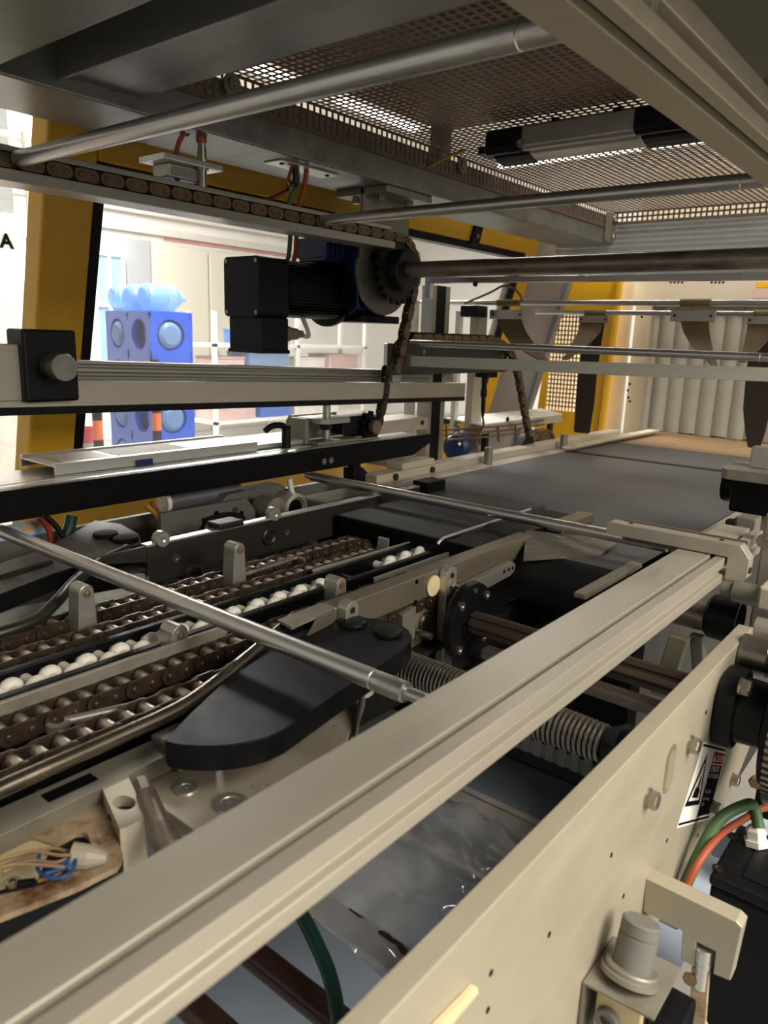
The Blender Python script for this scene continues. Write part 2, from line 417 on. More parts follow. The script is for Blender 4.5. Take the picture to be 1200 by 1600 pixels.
# storage shelf with boxes behind the motor
sx = -7.5
sh = thing('storage_shelf', 'white storage shelf with boxes far behind the black motor', 'shelf', (sx, 7.2, 0))
for y in (5.9, 7.3, 8.7):
    for x in (sx, sx-0.5): obj('upright', bx(x, x+0.05, y, y+0.05, 0, 1.72), 'carton_white', sh)
for z in (0.35, 0.85, 1.3): obj('shelf_board', bx(sx-0.5, sx+0.05, 5.9, 8.75, z, z+0.04), 'carton_white', sh)
bs = [(6.0, 6.42, 0.89, 1.16, 'carton_pink', 'pink carton, leftmost on the upper shelf board'), (6.5, 7.2, 0.89, 1.22, 'crate_greyblue', 'grey blue crate, second from left on the upper shelf board'),
      (7.4, 7.9, 0.89, 1.15, 'carton_white', 'white carton right of the middle shelf upright'), (8.0, 8.6, 0.89, 1.2, 'carton_pink', 'pink carton, rightmost on the upper shelf board'),
      (5.98, 6.6, 0.39, 0.7, 'carton_pink', 'pink carton, leftmost on the lower shelf board'), (6.7, 7.25, 0.39, 0.72, 'shelf_blue', 'blue crate on the lower shelf board'),
      (7.4, 8.2, 0.39, 0.66, 'carton_white', 'white carton on the lower shelf board'),
      (6.45, 6.65, 1.34, 1.5, 'shelf_blue', 'small blue box standing on top of the storage shelf'), (6.72, 6.94, 1.34, 1.5, 'hazard_orange', 'small orange box standing on top of the storage shelf'),
      (7.02, 7.22, 1.34, 1.48, 'grey_panel', 'small grey box standing on top of the storage shelf')]
for y0, y1, z0, z1, m_, lab in bs:
    c = obj('storage_box', bx(sx-0.45, sx, y0, y1, z0, z1), m_, label=lab, cat='box', bevel=0.012, group='boxes on the storage shelf')
    obj('lid', bx(sx-0.455, sx+0.005, y0-0.005, y1+0.005, z1, z1+0.02), m_, c)

# things left of the near door post
CX = -4.2
cb = thing('white_cabinet', 'white cabinet with a paper marked A left of the yellow post', 'cabinet', (CX, 1.9, 0))
a_ = at(33, 365, X=CX); b_ = at(-40, 365, X=CX)
obj('body', bx(CX-0.6, CX, b_.y, a_.y, 0, a_.z), 'carton_white', cb, bevel=0.01)
pp = obj('paper', bx(CX, CX+0.004, at(0, 372, X=CX).y-0.1, at(28, 372, X=CX).y, at(20, 545, X=CX).z, at(20, 372, X=CX).z), 'paper', cb)
ca = at(6, 392, X=CX); cbp = at(6, 365, X=CX)
text_part('letter', 'A', 0.10, Vector((CX+0.006, at(0, 386, X=CX).y, at(0, 386, X=CX).z)), (0, 1, 0), (0, 0, 1), 'ink', cb, 0.0015, bold=0.004)
ce = thing('grey_column', 'grey steel column behind the white cabinet', 'column', (-5, 2.2, 0))
g0 = at(-30, 300, X=-5.0); g1 = at(22, 300, X=-5.0)
obj('body', bx(-5.25, -5.0, g0.y, g1.y, 0, 3.6), 'grey_col', ce, bevel=0.01)
obj('base_plate', bx(-5.3, -4.95, g0.y-0.1, g1.y+0.1, 0, 0.02), 'grey_col', ce)
obj('clamp', bx(-5.0, -4.93, g0.y, g1.y+0.04, 2.02, 2.16), 'trunk_grey', ce, bevel=0.01)
pt = at(45, 300, X=-4.6)
pv = thing('air_pipe', 'white vertical air pipe with elbow left of the yellow post', 'pipe', (pt.x, pt.y, 0))
pz = at(45, 217, X=-4.6).z
obj('riser', MB().cyl((pt.x, pt.y, 0), (pt.x, pt.y, pz), 0.022, 14), 'white_paint', pv)
obj('elbow', MB().ball((pt.x, pt.y, pz), 0.04), 'white_paint', pv)
obj('branch', MB().cyl((pt.x, pt.y, pz), (pt.x, pt.y-1.0, pz-0.02), 0.022, 14), 'white_paint', pv)
obj('valve', bx(pt.x-0.03, pt.x+0.03, pt.y-0.03, pt.y+0.03, 1.92, 2.0), 'trunk_grey', pv, bevel=0.006)
wb = at(82, 326, X=-8.0)
obj('wall_junction_box', bx(-9.4, -9.25, at(75, 326, X=-9.3).y, at(92, 326, X=-9.3).y, at(80, 334, X=-9.3).z, at(80, 320, X=-9.3).z), 'trunk_grey', label='small grey junction box on the hall wall beside the yellow post', cat='box', bevel=0.01)

# dark panel above the mesh guard
rp = thing('roof_panel', 'dark brown flat panel lying above the wire mesh guard', 'panel', (-0.6, 0.5, 2.15))
ob = at(690, 205, Z=2.15)
obj('sheet', bx(ob.x, 0.25, -0.6, ob.y, 2.15, 2.165), 'roof_brown', rp)
for y in (0.2, 0.9, 1.6): obj('stiffener', bx(ob.x, 0.25, y, y+0.04, 2.165, 2.22), 'roof_brown', rp)
for x in (ob.x, 0.21): obj('post', bx(x, x+0.04, ob.y-0.06, ob.y, 2.02, 2.15), 'roof_brown', rp)

# ------------------------------------------------------------------ yellow guard door with clear pane
def dx(z): return -1.6-(1.80-z)*0.267
dr = thing('guard_door', 'yellow framed guard door with large clear pane leaning outward at the bottom', 'door', (-1.9, 1.9, 1.0))
def slab(y0, y1, z0, z1, t0, t1):
    """a board in the leaning door plane; t = distance outwards (-X)"""
    mb = MB(); p = []
    for z in (z0, z1):
        for y in (y0, y1):
            for t in (t0, t1): p.append((dx(z)-t, y, z))
    return mb.add(p, [(0, 1, 3, 2), (4, 6, 7, 5), (0, 4, 5, 1), (2, 3, 7, 6), (0, 2, 6, 4), (1, 5, 7, 3)])
ZT, ZB, Y0, Y1 = 1.845, 1.15, 0.955, 2.845
obj('door_post', slab(Y0-0.115, Y0, 0.7, 2.0, 0, 0.07), 'yellow', dr, bevel=0.006)
obj('door_post', slab(Y1, Y1+0.09, 0.7, 2.0, 0, 0.07), 'yellow', dr, bevel=0.006)
obj('top_rail', slab(Y0, Y1, ZT, 2.0, 0, 0.07), 'yellow', dr, bevel=0.006)
obj('bottom_rail', slab(Y0-0.115, Y1+0.09, 0.7, ZB, 0.005, 0.065), 'yellow', dr, bevel=0.006)
gk = MB()
for a_ in ((Y0, Y0+0.022, ZB, ZT), (Y1-0.022, Y1, ZB, ZT)): gk.v += []; gk.add(slab(*a_, 0.0, 0.05).v, slab(*a_, 0, 0.05).f)
for a_ in ((Y0, Y1, ZT-0.022, ZT), (Y0, Y1, ZB, ZB+0.022)): gk.add(slab(*a_, 0.002, 0.05).v, slab(*a_, 0, 0.05).f)
obj('gasket', gk, 'black_paint', dr)
clear_mat('clear_pane', (0.97, 0.975, 0.98), haze=0.2)  # haze stands in for glare on the pane, as white in its colour
obj('pane', slab(Y0, Y1, ZB, ZT, 0.02, 0.026), 'clear_pane', dr)
hg = slab(2.42, 2.475, ZT-0.01, 1.935, -0.012, 0.0)
h_ = obj('hinge', hg, 'black_plastic', dr, bevel=0.003)
for z in (1.865, 1.91): obj('screw', MB().lathe([(0.008, 0), (0.008, 0.004), (0, 0.005)], (dx(z)+0.012, 2.448, z), (1, 0, 0), 10), 'steel_bolt', h_)
# wrapper film scrap stuck by the door top
clear_mat('scrap_film', (0.93, 0.93, 0.92), haze=0.12)
sp = at(68, 198, X=-1.8)
mbp = MB(); n = 14
vs = [sp]+[sp+Vector((random.uniform(-.012, .012), math.cos(2*PI*i/n)*random.uniform(.028, .04), math.sin(2*PI*i/n)*random.uniform(.028, .04))) for i in range(n)]
vs2 = [v+Vector((0.004, 0, 0)) for v in vs]
mbp.add(vs+vs2, [(0, 1+i, 1+(i+1) % n) for i in range(n)]+[(n+1, n+2+(i+1) % n, n+2+i) for i in range(n)])
obj('film_scrap', mbp, 'scrap_film', label='crumpled scrap of clear film hanging left of the yellow door', cat='film')

# ceiling lamps of the hall (seen through the mesh guard)
M('lamp_tube', 'fff6e8', 0.5, emit=7.0)
def batten(x, y, along, ln, lab):
    t = thing('ceiling_lamp', lab, 'lamp', (x, y, 4.32), group='ceiling lamps of the hall')
    a, b = (ln/2, 0.09) if along == 'X' else (0.09, ln/2)
    obj('lamp_tray', bx(x-a-0.03, x+a+0.03, y-b-0.03, y+b+0.03, 4.38, 4.5), 'white_paint', t)
    obj('diffuser', bx(x-a, x+a, y-b, y+b, 4.33, 4.38), 'lamp_tube', t, bevel=0.01)
for k, (x, y, al, ln, lab) in enumerate(((-7.0, 6.4, 'Y', 1.4, 'long ceiling lamp above the blue bottle rack'), (-7.05, 8.4, 'Y', 1.6, 'long ceiling lamp above the hall double door'), (-6.0, 9.3, 'X', 1.6, 'ceiling lamp seen through the mesh left of the lamp bar'),
        (-4.6, 9.0, 'X', 1.2, 'ceiling lamp seen through the mesh above the lamp bar'), (-6.0, 11.8, 'X', 2.4, 'far left ceiling lamp beyond the tunnel'), (-3.6, 11.8, 'X', 2.0, 'far right ceiling lamp beyond the tunnel'))):
    batten(x, y, al, ln, lab)
# ------------------------------------------------------------------ roof frame of the hood
BZ = 1.88                                              # underside of the roof beams
BL, BLo = -1.30, -1.50
lb = thing('roof_beam', 'grey steel roof beam along the guard door side with end flange', 'beam', (-1.4, 1.6, BZ))
obj('beam_body', bx(BLo, BL, 0.05, 3.0, BZ, 1.985), 'hood_steel', lb, bevel=0.004)
fl = obj('end_flange', bx(BL-0.002, BL+0.012, 2.93, 3.02, 1.885, 2.0), 'alu_dull', lb, bevel=0.008)
for z in (1.91, 1.975): obj('flange_bolt', MB().lathe([(0.013, 0), (0.013, 0.008), (0.009, 0.012), (0, 0.012)], (BL+0.012, 2.985, z), (1, 0, 0), 14), 'steel_bolt', fl)
# cable exit plate under the beam
ce0 = at(470, 262, Z=BZ)
ep = obj('cable_plate', bx(ce0.x-0.03, ce0.x+0.03, ce0.y-0.09, ce0.y+0.1, BZ-0.004, BZ), 'alu_bright', lb, bevel=0.001)
for dy in (-0.07, 0.08): obj('plate_screw', MB().lathe([(0.006, 0), (0.005, 0.003), (0, 0.004)], (ce0.x+0.01, ce0.y+dy, BZ-0.004), (0, 0, -1), 10), 'steel_dark', ep)
# right beam
rbm = thing('roof_beam', 'dark grey roof beam above the upper right chain rail', 'beam', (-0.2, 1.6, BZ))
obj('beam_body', bx(0.05, 0.2, 0.1, 3.0, 1.86, 1.985), 'hood_paint', rbm, bevel=0.004)
j0 = at(1186, 138, Z=1.945)
obj('ceiling_sheet', bx(-0.47, 0.2, 0.1, 3.0, 1.945, 1.95), 'hood_paint', rbm)
obj('joint_cover', bx(j0.x, 0.1, j0.y, j0.y+0.3, 1.925, 1.945), 'hood_paint', rbm, bevel=0.003)
# cross members on the near side
c1 = thing('cross_beam', 'thick grey cross beam in the upper left corner', 'beam', (-0.8, 0.6, 1.88))
y_a = at(0, 107, Z=1.88).y
obj('beam_body', bx(BL, -0.235, y_a-0.14, y_a, 1.88, 1.99), 'hood_paint', c1, bevel=0.012, seg=4)
ya, yb = at(235, 150, Z=1.905).y, at(105, 112, Z=1.905).y
c2 = thing('cross_channel', 'wide flat grey channel crossing the hood before the mesh', 'channel', (-0.8, 0.8, 1.9))
obj('web', bx(BL, -0.235, yb, ya, 1.905, 1.912), 'hood_steel', c2, bevel=0.002)
obj('lip', bx(BL, -0.235, yb-0.006, yb, 1.895, 1.985), 'hood_steel', c2, bevel=0.001)
obj('lip', bx(BL, -0.235, ya-0.006, ya, 1.912, 1.985), 'hood_steel', c2, bevel=0.001)
c3 = thing('roof_sheet', 'plain grey roof sheet above the near cross beams', 'sheet', (-0.8, 0.3, 1.99))
obj('sheet', bx(-1.5, 0.2, -0.4, ya, 1.987, 1.992), 'hood_paint', c3)

# far cross plate under the mesh edge
fp = thing('cross_plate', 'pale smooth cross plate, streak reflections shaped as ribs, closing the far end of the hood', 'plate', (-0.8, 3.05, 1.7))
M('ribbed', 'b9bcbd', 0.45, 0.4, 0.05, 20)  # smooth plate; the ribs below are reflection streaks put into the shape
prof = []
zz = 1.965; k = 0
prof.append((3.03, 1.965))
for i in range(9):
    z1 = 1.965-0.02*i
    prof += [(3.03, z1-0.004), (3.0292, z1-0.008), (3.0292, z1-0.012), (3.03, z1-0.016)]
prof += [(3.03, 1.76), (3.05, 1.76), (3.05, 1.965)]
obj('plate', MB().ext(prof, 'X', BL-0.25, 0.2), 'ribbed', fp)
obj('flange_edge', bx(BL-0.25, 0.2, 3.0, 3.03, 1.755, 1.765), 'alu_grey', fp)

# mesh guard : square woven sheet with turned-down edges, too fine to pick apart
MZ = 2.0
mg = thing('mesh_guard', 'brown square wire mesh guard with folded edges overhead', 'mesh', (-0.8, 2.0, MZ))  # one even brown tone over the whole mesh
def mesh_sheet(o, u, v, nu, nv, pu, pv, wu, wv):
    """grid of flat bars: o origin, u/v unit directions"""
    mb = MB(); o = Vector(o); u = Vector(u); v = Vector(v); nn = u.cross(v)*0.0012
    LU = nu*pu; LV = nv*pv
    for i in range(nu+1):
        a = o+u*(i*pu-wu/2)
        p = [a, a+u*wu, a+u*wu+v*LV, a+v*LV]
        mb.add(p+[q+nn for q in p], [(0, 1, 2, 3), (7, 6, 5, 4), (0, 4, 5, 1), (1, 5, 6, 2), (2, 6, 7, 3), (3, 7, 4, 0)])
    for j in range(nv+1):
        a = o+v*(j*pv-wv/2)+nn*0.4
        p = [a, a+v*wv, a+v*wv+u*LU, a+u*LU]
        mb.add(p+[q+nn for q in p], [(0, 1, 2, 3), (7, 6, 5, 4), (0, 4, 5, 1), (1, 5, 6, 2), (2, 6, 7, 3), (3, 7, 4, 0)])
    return mb
pitch = 0.02
nx = 46; ny = 110
YM0 = 3.0-ny*pitch
obj('mesh_sheet', mesh_sheet((BL, YM0, MZ), (1, 0, 0), (0, 1, 0), nx, ny, pitch, pitch, 0.0066, 0.0066), 'mesh_steel', mg, kind='stuff')
obj('mesh_edge_left', mesh_sheet((BL+0.002, YM0, MZ), (0, 1, 0), (0, 0, -1), ny, 3, pitch, pitch*0.92, 0.0066, 0.0066), 'mesh_steel', mg, kind='stuff')
obj('mesh_edge_far', mesh_sheet((BL, 3.0, MZ), (1, 0, 0), (0, 0, -1), nx, 2, pitch, pitch*0.92, 0.0066, 0.0066), 'mesh_steel', mg, kind='stuff')
obj('edge_strip', bx(BL, BL+0.006, YM0, 3.0, MZ-0.062, MZ-0.052), 'mesh_steel', mg)
obj('edge_strip', bx(BL, -0.24, 2.994, 3.002, MZ-0.046, MZ-0.036), 'alu_dull', mg)
for (px, py) in ((362, 133), (722, 258)):
    p = at(px, py, X=BL+0.006)
    w_ = obj('mesh_washer', MB().lathe([(0, 0), (0.022, 0), (0.022, 0.004), (0.012, 0.004), (0.012, 0.009), (0.004, 0.009), (0, 0.005)], p, (1, 0, 0), 20), 'alu_dull', mg)
t0, t1 = at(668, 262, X=BL+0.004), at(725, 235, X=BL+0.06)
obj('cable_tie', MB().tube([t0, (t0+t1)/2+Vector((0.003, 0, 0.004)), t1], 0.004, 8), 'yellow_cable', label='yellowed cable tie sticking out of the mesh edge', cat='cable tie')

# overhead extraction lamp bar hanging under the mesh
fx = thing('lamp_bar', 'silver profiled lamp bar with black end caps hanging under the mesh', 'lamp', (-0.85, 1.8, 1.94))
fz = 1.95
f0 = at(785, 226, Z=fz); f1 = at(1070, 196, Z=fz)
fy = 1.70; x0f, x1f = -1.09, -0.60
def fbar(xa, xb, mat, name, s=1.0, bevel=0.002):
    pr = [(fy-0.05*s, fz+0.03), (fy-0.05*s, fz-0.012), (fy-0.042*s, fz-0.02*s), (fy-0.03*s, fz-0.02*s), (fy-0.026*s, fz-0.012), (fy-0.012, fz-0.012), (fy-0.008, fz-0.02*s), (fy+0.012, fz-0.026*s), (fy+0.035*s, fz-0.03*s), (fy+0.05*s, fz-0.02), (fy+0.05*s, fz+0.03)]
    return obj(name, MB().ext(pr, 'X', xa, xb), mat, fx, bevel=bevel, seg=1)
xm0 = at(830, 232, Y=fy).x; xm1 = at(1005, 200, Y=fy).x
fbar(xm0, xm1, 'alu_grey', 'profile_body')
e0 = fbar(at(775, 232, Y=fy).x, xm0, 'black_plastic', 'end_cap', 1.05)
fbar(xm1, xm1+0.2, 'black_plastic', 'end_cap', 1.05)
es = at(813, 224, Y=fy-0.054)
obj('cap_screw', MB().lathe([(0.009, 0), (0.009, 0.003), (0.004, 0.003), (0, 0.001)], es, (0, -1, 0), 14), 'steel_bolt', e0)
es = at(765, 232, Y=fy)
obj('cap_lug', bx(es.x-0.015, es.x+0.015, fy-0.03, fy+0.03, fz-0.012, fz+0.004), 'black_plastic', e0, bevel=0.002)
for x in (xm0+0.06, xm1-0.06): obj('hanger', bx(x-0.008, x+0.008, fy-0.01, fy+0.01, fz+0.03, MZ-0.001), 'steel_dark', fx)

# ------------------------------------------------------------------ upper chain rails
CX_ = -1.345; CZ = 1.762
ur = thing('upper_chain_rail', 'long aluminium rail guiding the upper left flight chain', 'rail', (CX_, 1.0, 1.73))
obj('rail_body', MB().ext([(CX_+0.022, 1.728), (CX_+0.022, 1.7475), (CX_-0.014, 1.7475), (CX_-0.014, 1.7765), (CX_+0.006, 1.7765), (CX_+0.006, 1.787), (CX_-0.045, 1.787), (CX_-0.045, 1.728)], 'Y', 0.3, 1.66), 'alu_grey', ur, bevel=0.0015)
obj('slide_strip', bx(CX_-0.0139, CX_-0.0115, 0.3, 1.66, 1.749, 1.775), 'black_plastic', ur)
# right rail : T-slot profile
ux0 = at(780, 0, Z=1.74).x
x0, x1 = -0.329, -0.2615
zb, zt = 1.74, 1.79
grooves = [(x0, zt), (x0, zb), (-0.29, zb), (-0.288, zb+0.012), (-0.280, zb+0.012), (-0.278, zb), (x1, zb), (x1, zb+0.016), (x1-0.012, zb+0.018), (x1-0.012, zb+0.027), (x1, zb+0.029), (x1, zt)]
urr = thing('upper_profile_rail', 'beige slotted aluminium rail crossing the upper right corner', 'rail', (-0.3, 1, zb))
obj('rail_body', MB().ext(grooves, 'Y', 0.15, 2.3), 'alu_end', urr, bevel=0.0012)
obj('cover_strip', bx(-0.2865, -0.2815, 0.15, 2.3, zb+0.006, zb+0.0125), 'black_plastic', urr)

# ------------------------------------------------------------------ flight rods
def rod(name, y, z, xl, xr, r, label, pin=True, mat='steel_rod'):
    t = thing(name, label, 'rod', ((xl+xr)/2, y, z-r), group='flight rods')
    prof = [(0, 0), (r*0.96, 0), (r, 0.002), (r, xr-xl-0.045), (r*0.93, xr-xl-0.044), (r*0.93, xr-xl-0.041), (r, xr-xl-0.040), (r, xr-xl-0.002), (r*0.9, xr-xl), (0, xr-xl)]
    obj('rod_body', MB().lathe(prof, (xl, y, z), (1, 0, 0), 24), mat, t)
    if pin:
        obj('end_pin', MB().cyl((xr, y, z), (xr+0.075, y, z), r*0.62, 16), mat, t)
        obj('end_pin', MB().cyl((xl-0.02, y, z), (xl, y, z), r*0.62, 16), mat, t)
    return t
rod('flight_rod', 0.578, 1.139, -1.335, -0.425, 0.0115, 'shiny steel flight rod crossing low over the product chains')
rod('flight_rod', 1.372, 1.139, -1.345, -0.425, 0.0115, 'steel flight rod crossing low in front of the belt')
rod('flight_rod', 0.652, 1.765, -1.325, -0.34, 0.013, 'bright steel flight rod under the upper left hood beam')
rod('flight_rod', 1.385, 1.765, -1.33, -0.34, 0.0125, 'dark steel flight rod under the middle of the wire mesh')
# ------------------------------------------------------------------ roller chain links (1 inch pitch), shared meshes
M('chain_mid', '3d3228', 0.45, 0.6, 0.2, 60)  # darker inner plates, recess shade painted in
def stadium(p, h, n=8):
    """outline in (y, z) of a link plate with pins at +-p/2"""
    o = []
    for i in range(n+1): a = -PI/2+PI*i/n; o.append((p/2+h*math.cos(a), h*math.sin(a)))
    for i in range(n+1): a = PI/2+PI*i/n; o.append((-p/2+h*math.cos(a), h*math.sin(a)))
    return o
PITCH = 0.0254
def link_mesh(kind, w, mat, mat2, h=0.0115):
    mb = MB(); mb2 = MB(); po = stadium(PITCH, h if kind == 'outer' else h*0.93)
    xo = w/2 if kind == 'outer' else w/2-0.0032
    for s in (-1, 1):
        xa = s*xo; mb.prism([(xa, a, b) for a, b in po], (-s*0.0028, 0, 0))
    if kind == 'outer':
        for y in (-PITCH/2, PITCH/2):
            mb.cyl((-w/2+0.001, y, 0), (w/2-0.001, y, 0), 0.004, 8)
            for s in (-1, 1): mb.lathe([(0.0042, 0), (0.0042, 0.0018), (0.003, 0.0028), (0, 0.0028)], (s*w/2, y, 0), (s, 0, 0), 10)
    else:
        for y in (-PITCH/2, PITCH/2): mb2.cyl((-(w/2-0.0055), y, 0), (w/2-0.0055, y, 0), 0.0079, 12)
    me = bpy.data.meshes.new(kind+'_link'); k = len(mb.f)
    mb.add(mb2.v, mb2.f, True) if mb2.f else None
    if mb2.f:
        for i in range(k, len(mb.f)): mb.s[i] = mb2.s[i-k]
    me.from_pydata([tuple(v) for v in mb.v], [], mb.f); me.polygons.foreach_set('use_smooth', mb.s)
    me.materials.append(MATS[mat]); me.materials.append(MATS[mat2])
    me.polygons.foreach_set('material_index', [0]*k+[1]*(len(mb.f)-k)); me.update()
    return me
LK = {}
def chain(label, path, x, w, mat, mat2, group, start=0, end=None, name='roller_chain', h=0.0115):
    """path: polyline of (y, z) stepped at one pitch; every link is a part"""
    key = (w, mat)
    if key not in LK: LK[key] = (link_mesh('outer', w, mat, mat2, h), link_mesh('inner', w, 'chain_inner' if mat == 'chain_old' else 'chain_mid', mat2, h))  # inner links get the darker material in place of real recess shade
    # walk the path
    pts = [Vector((0, a, b)) for a, b in path]; P = [pts[0]]; cur = pts[0]; i = 1
    while i < len(pts):
        d = pts[i]-cur
        # find point on polyline at distance PITCH from cur
        if d.length < PITCH: i += 1; continue
        a = pts[i-1] if (pts[i-1]-cur).length < PITCH else cur
        b = pts[i]; lo, hi = 0.0, 1.0
        if (a-cur).length >= PITCH: a = cur
        for _ in range(40):
            m = (lo+hi)/2
            if ((a.lerp(b, m))-cur).length < PITCH: lo = m
            else: hi = m
        cur = a.lerp(b, hi); P.append(cur)
    t = thing(name, label, 'chain', (x, P[0].y, min(p.z for p in P)-h), group=group)
    for k in range(len(P)-1):
        a, b = P[k], P[k+1]; c = (a+b)/2
        o = _link('chain_link', LK[key][k % 2], Vector((x, c.y, c.z)), t)
        o.rotation_euler = (math.atan2(b.z-a.z, b.y-a.y), 0, 0)
    return t
def arc(cy, cz, r, a0, a1, n=14):
    return [(cy+r*math.cos(math.radians(a0+(a1-a0)*i/n)), cz+r*math.sin(math.radians(a0+(a1-a0)*i/n))) for i in range(n+1)]
def sprocket(t, x, y, z, teeth, mat, th=0.012, name='sprocket', hub=0.045, hubl=0.03):
    R = PITCH/(2*math.sin(PI/teeth)); prof = []
    for i in range(teeth):
        a = 2*PI*i/teeth
        for da, rr in ((-0.5, R-0.007), (-0.3, R-0.004), (-0.12, R+0.007), (0.12, R+0.007), (0.3, R-0.004)):
            b = a+da*2*PI/teeth; prof.append((y+rr*math.cos(b), z+rr*math.sin(b)))
    s_ = obj(name, MB().ext(prof, 'X', x-th/2, x+th/2), mat, t)
    if hub: obj('hub', MB().lathe([(0, 0), (hub, 0), (hub, hubl-0.004), (hub-0.004, hubl), (0, hubl)], (x+th/2, y, z), (1, 0, 0), 28), mat, s_)
    return s_

# ------------------------------------------------------------------ upper left flight chain and head shaft
SY, SZ = 1.70, 1.677
RS = 0.0852
path = [(0.36, CZ), (SY, CZ)]+arc(SY, SZ, RS, 90, -12)[1:]+[(1.7219+0.018, 1.5099), (1.712, 1.42)]+arc(1.69, 1.425, 0.022, 0, -100, 5)[1:]
chain('rusty roller chain running along the upper left rail and down its sprocket', path, CX_, 0.024, 'chain_old', 'chain_old', 'flight chains')
sh_ = thing('head_shaft', 'thick worn steel shaft with sprocket crossing beneath the roof', 'shaft', (-0.85, SY, SZ-0.03))
obj('shaft_body', MB().lathe([(0, 0), (0.021, 0), (0.021, 1.62), (0, 1.62)], (-1.50, SY, SZ), (1, 0, 0), 28), 'steel_shaft', sh_)
sprocket(sh_, CX_, SY, SZ, 21, 'steel_dark', hub=0.055, hubl=0.035)
# hanging bearing plate
hp = thing('bearing_hanger', 'beige steel hanger plate with rounded bottom carrying the head shaft', 'hanger', (-1.4, SY, 1.56))
pl = [(1.60, 1.878), (1.60, 1.70)]+[(SY+0.115*math.cos(math.radians(a)), 1.672+0.115*math.sin(math.radians(a))) for a in range(165, 376, 10)]+[(1.80, 1.70), (1.80, 1.878)]
obj('plate', MB().ext(pl, 'X', -1.400, -1.388), 'alu_dull', hp, bevel=0.001)
ft = obj('mount_foot', bx(-1.49, -1.31, 1.60, 1.80, 1.862, 1.8795), 'alu_dull', hp, bevel=0.002)
for y in (1.64, 1.76):
    for x in (-1.45, -1.36): obj('foot_bolt', MB().hex((x, y, 1.862), (0, 0, -1), 0.011, 0.014), 'steel_bolt', ft)
br = obj('bearing_housing', MB().lathe([(0, 0), (0.05, 0), (0.055, 0.01), (0.04, 0.022), (0, 0.022)], (-1.388, SY, SZ), (1, 0, 0), 24), 'black_paint', hp)
for a in (150, 30, 270):
    q = Vector((-1.388, SY+0.055*math.cos(math.radians(a)), SZ+0.055*math.sin(math.radians(a))))
    obj('housing_ear', MB().lathe([(0, 0), (0.02, 0), (0.02, 0.014), (0, 0.014)], q, (1, 0, 0), 14), 'black_paint', br)
obj('bearing_bolt', MB().hex((-1.374, SY-0.048, SZ+0.0275), (1, 0, 0), 0.009, 0.012), 'steel_bolt', hp)
# gear motor
gm = thing('gear_motor', 'black geared motor with fan box and terminal box beside the sprocket', 'motor', (-1.53, 1.45, 1.45))
mz, mx = 1.612, -1.527
def rrect(cx, cz, w, h, r, n=4):
    o = []
    for qx, qz, a0 in ((w/2-r, h/2-r, 0), (-w/2+r, h/2-r, 90), (-w/2+r, -h/2+r, 180), (w/2-r, -h/2+r, 270)):
        for i in range(n+1): a = math.radians(a0+90*i/n); o.append((cx+qx+r*math.cos(a), cz+qz+r*math.sin(a)))
    return o
fb = obj('fan_box', MB().ext(rrect(mx, mz-0.003, 0.136, 0.148, 0.014), 'Y', 1.297, 1.40), 'black_plastic', gm, bevel=0.003)
for sx in (-0.056, 0.056):
    for sz in (-0.062, 0.062): obj('box_screw', MB().lathe([(0.005, 0), (0.005, 0.002), (0.002, 0.002), (0, 0.001)], (mx+sx, 1.297, mz-0.003+sz), (0, -1, 0), 10), 'steel_bolt', fb)
fins = []
n = 64
for i in range(n):
    a0 = 2*PI*i/n
    for da, rr in ((0, 0.067), (0.5, 0.067), (0.5, 0.0725), (0.99, 0.0725)):
        a = a0+da*2*PI/n; c, s_ = math.cos(a), math.sin(a); q = (abs(c)**4+abs(s_)**4)**0.25
        fins.append((mx+rr*c/q, mz+rr*s_/q))
obj('motor_body', MB().ext(fins, 'Y', 1.40, 1.60), 'black_paint', gm)
obj('motor_flange', MB().lathe([(0.05, 0), (0.074, 0.012), (0.092, 0.016), (0.092, 0.03), (0.07, 0.034), (0, 0.034)], (mx, 1.592, mz), (0, 1, 0), 32), 'black_paint', gm)
for a in range(45, 360, 90):
    q = (mx+0.073*math.cos(math.radians(a)), 1.604, mz+0.073*math.sin(math.radians(a)))
    obj('flange_bolt', MB().hex(q, (0, -1, 0), 0.008, 0.01), 'steel_dark', gm)
gb = obj('gearbox', MB().ext([(-1.47, 1.545), (-1.42, 1.57), (-1.42, 1.73), (-1.45, 1.745), (-1.56, 1.745), (-1.60, 1.70), (-1.60, 1.57), (-1.56, 1.545)], 'Y', 1.625, 1.78), 'blue_paint', gm, bevel=0.006)
obj('gearbox_head', bx(-1.56, -1.462, 1.532, 1.64, 1.69, 1.735), 'blue_paint', gb, bevel=0.003)
for k in range(5):
    y = 1.53+0.021*k
    obj('gearbox_fin', bx(-1.58, -1.455, y, y+0.008, 1.70, 1.752), 'blue_paint', gb, bevel=0.001)
obj('gearbox_foot', bx(-1.60, -1.41, 1.63, 1.80, 1.535, 1.556), 'black_paint', gb, bevel=0.003)
tb = obj('terminal_box', bx(-1.585, -1.462, 1.305, 1.40, 1.452, 1.536), 'black_plastic', gm, bevel=0.003)
obj('box_lid', bx(-1.588, -1.459, 1.302, 1.403, 1.446, 1.456), 'black_plastic', tb, bevel=0.002)
obj('cable_gland', MB().lathe([(0, 0), (0.02, 0), (0.02, 0.02), (0.017, 0.02), (0.015, 0.05), (0.01, 0.055), (0.01, 0.07), (0, 0.07)], (-1.484, 1.40, 1.497), (0, 1, 0), 16), M('gland_tape', '8d8070', 0.6), tb)
obj('motor_cable', MB().tube([(-1.484, 1.46, 1.497), (-1.484, 1.495, 1.492), (-1.487, 1.488, 1.52), (-1.50, 1.475, 1.56)], 0.006, 8), 'white_wire', tb)

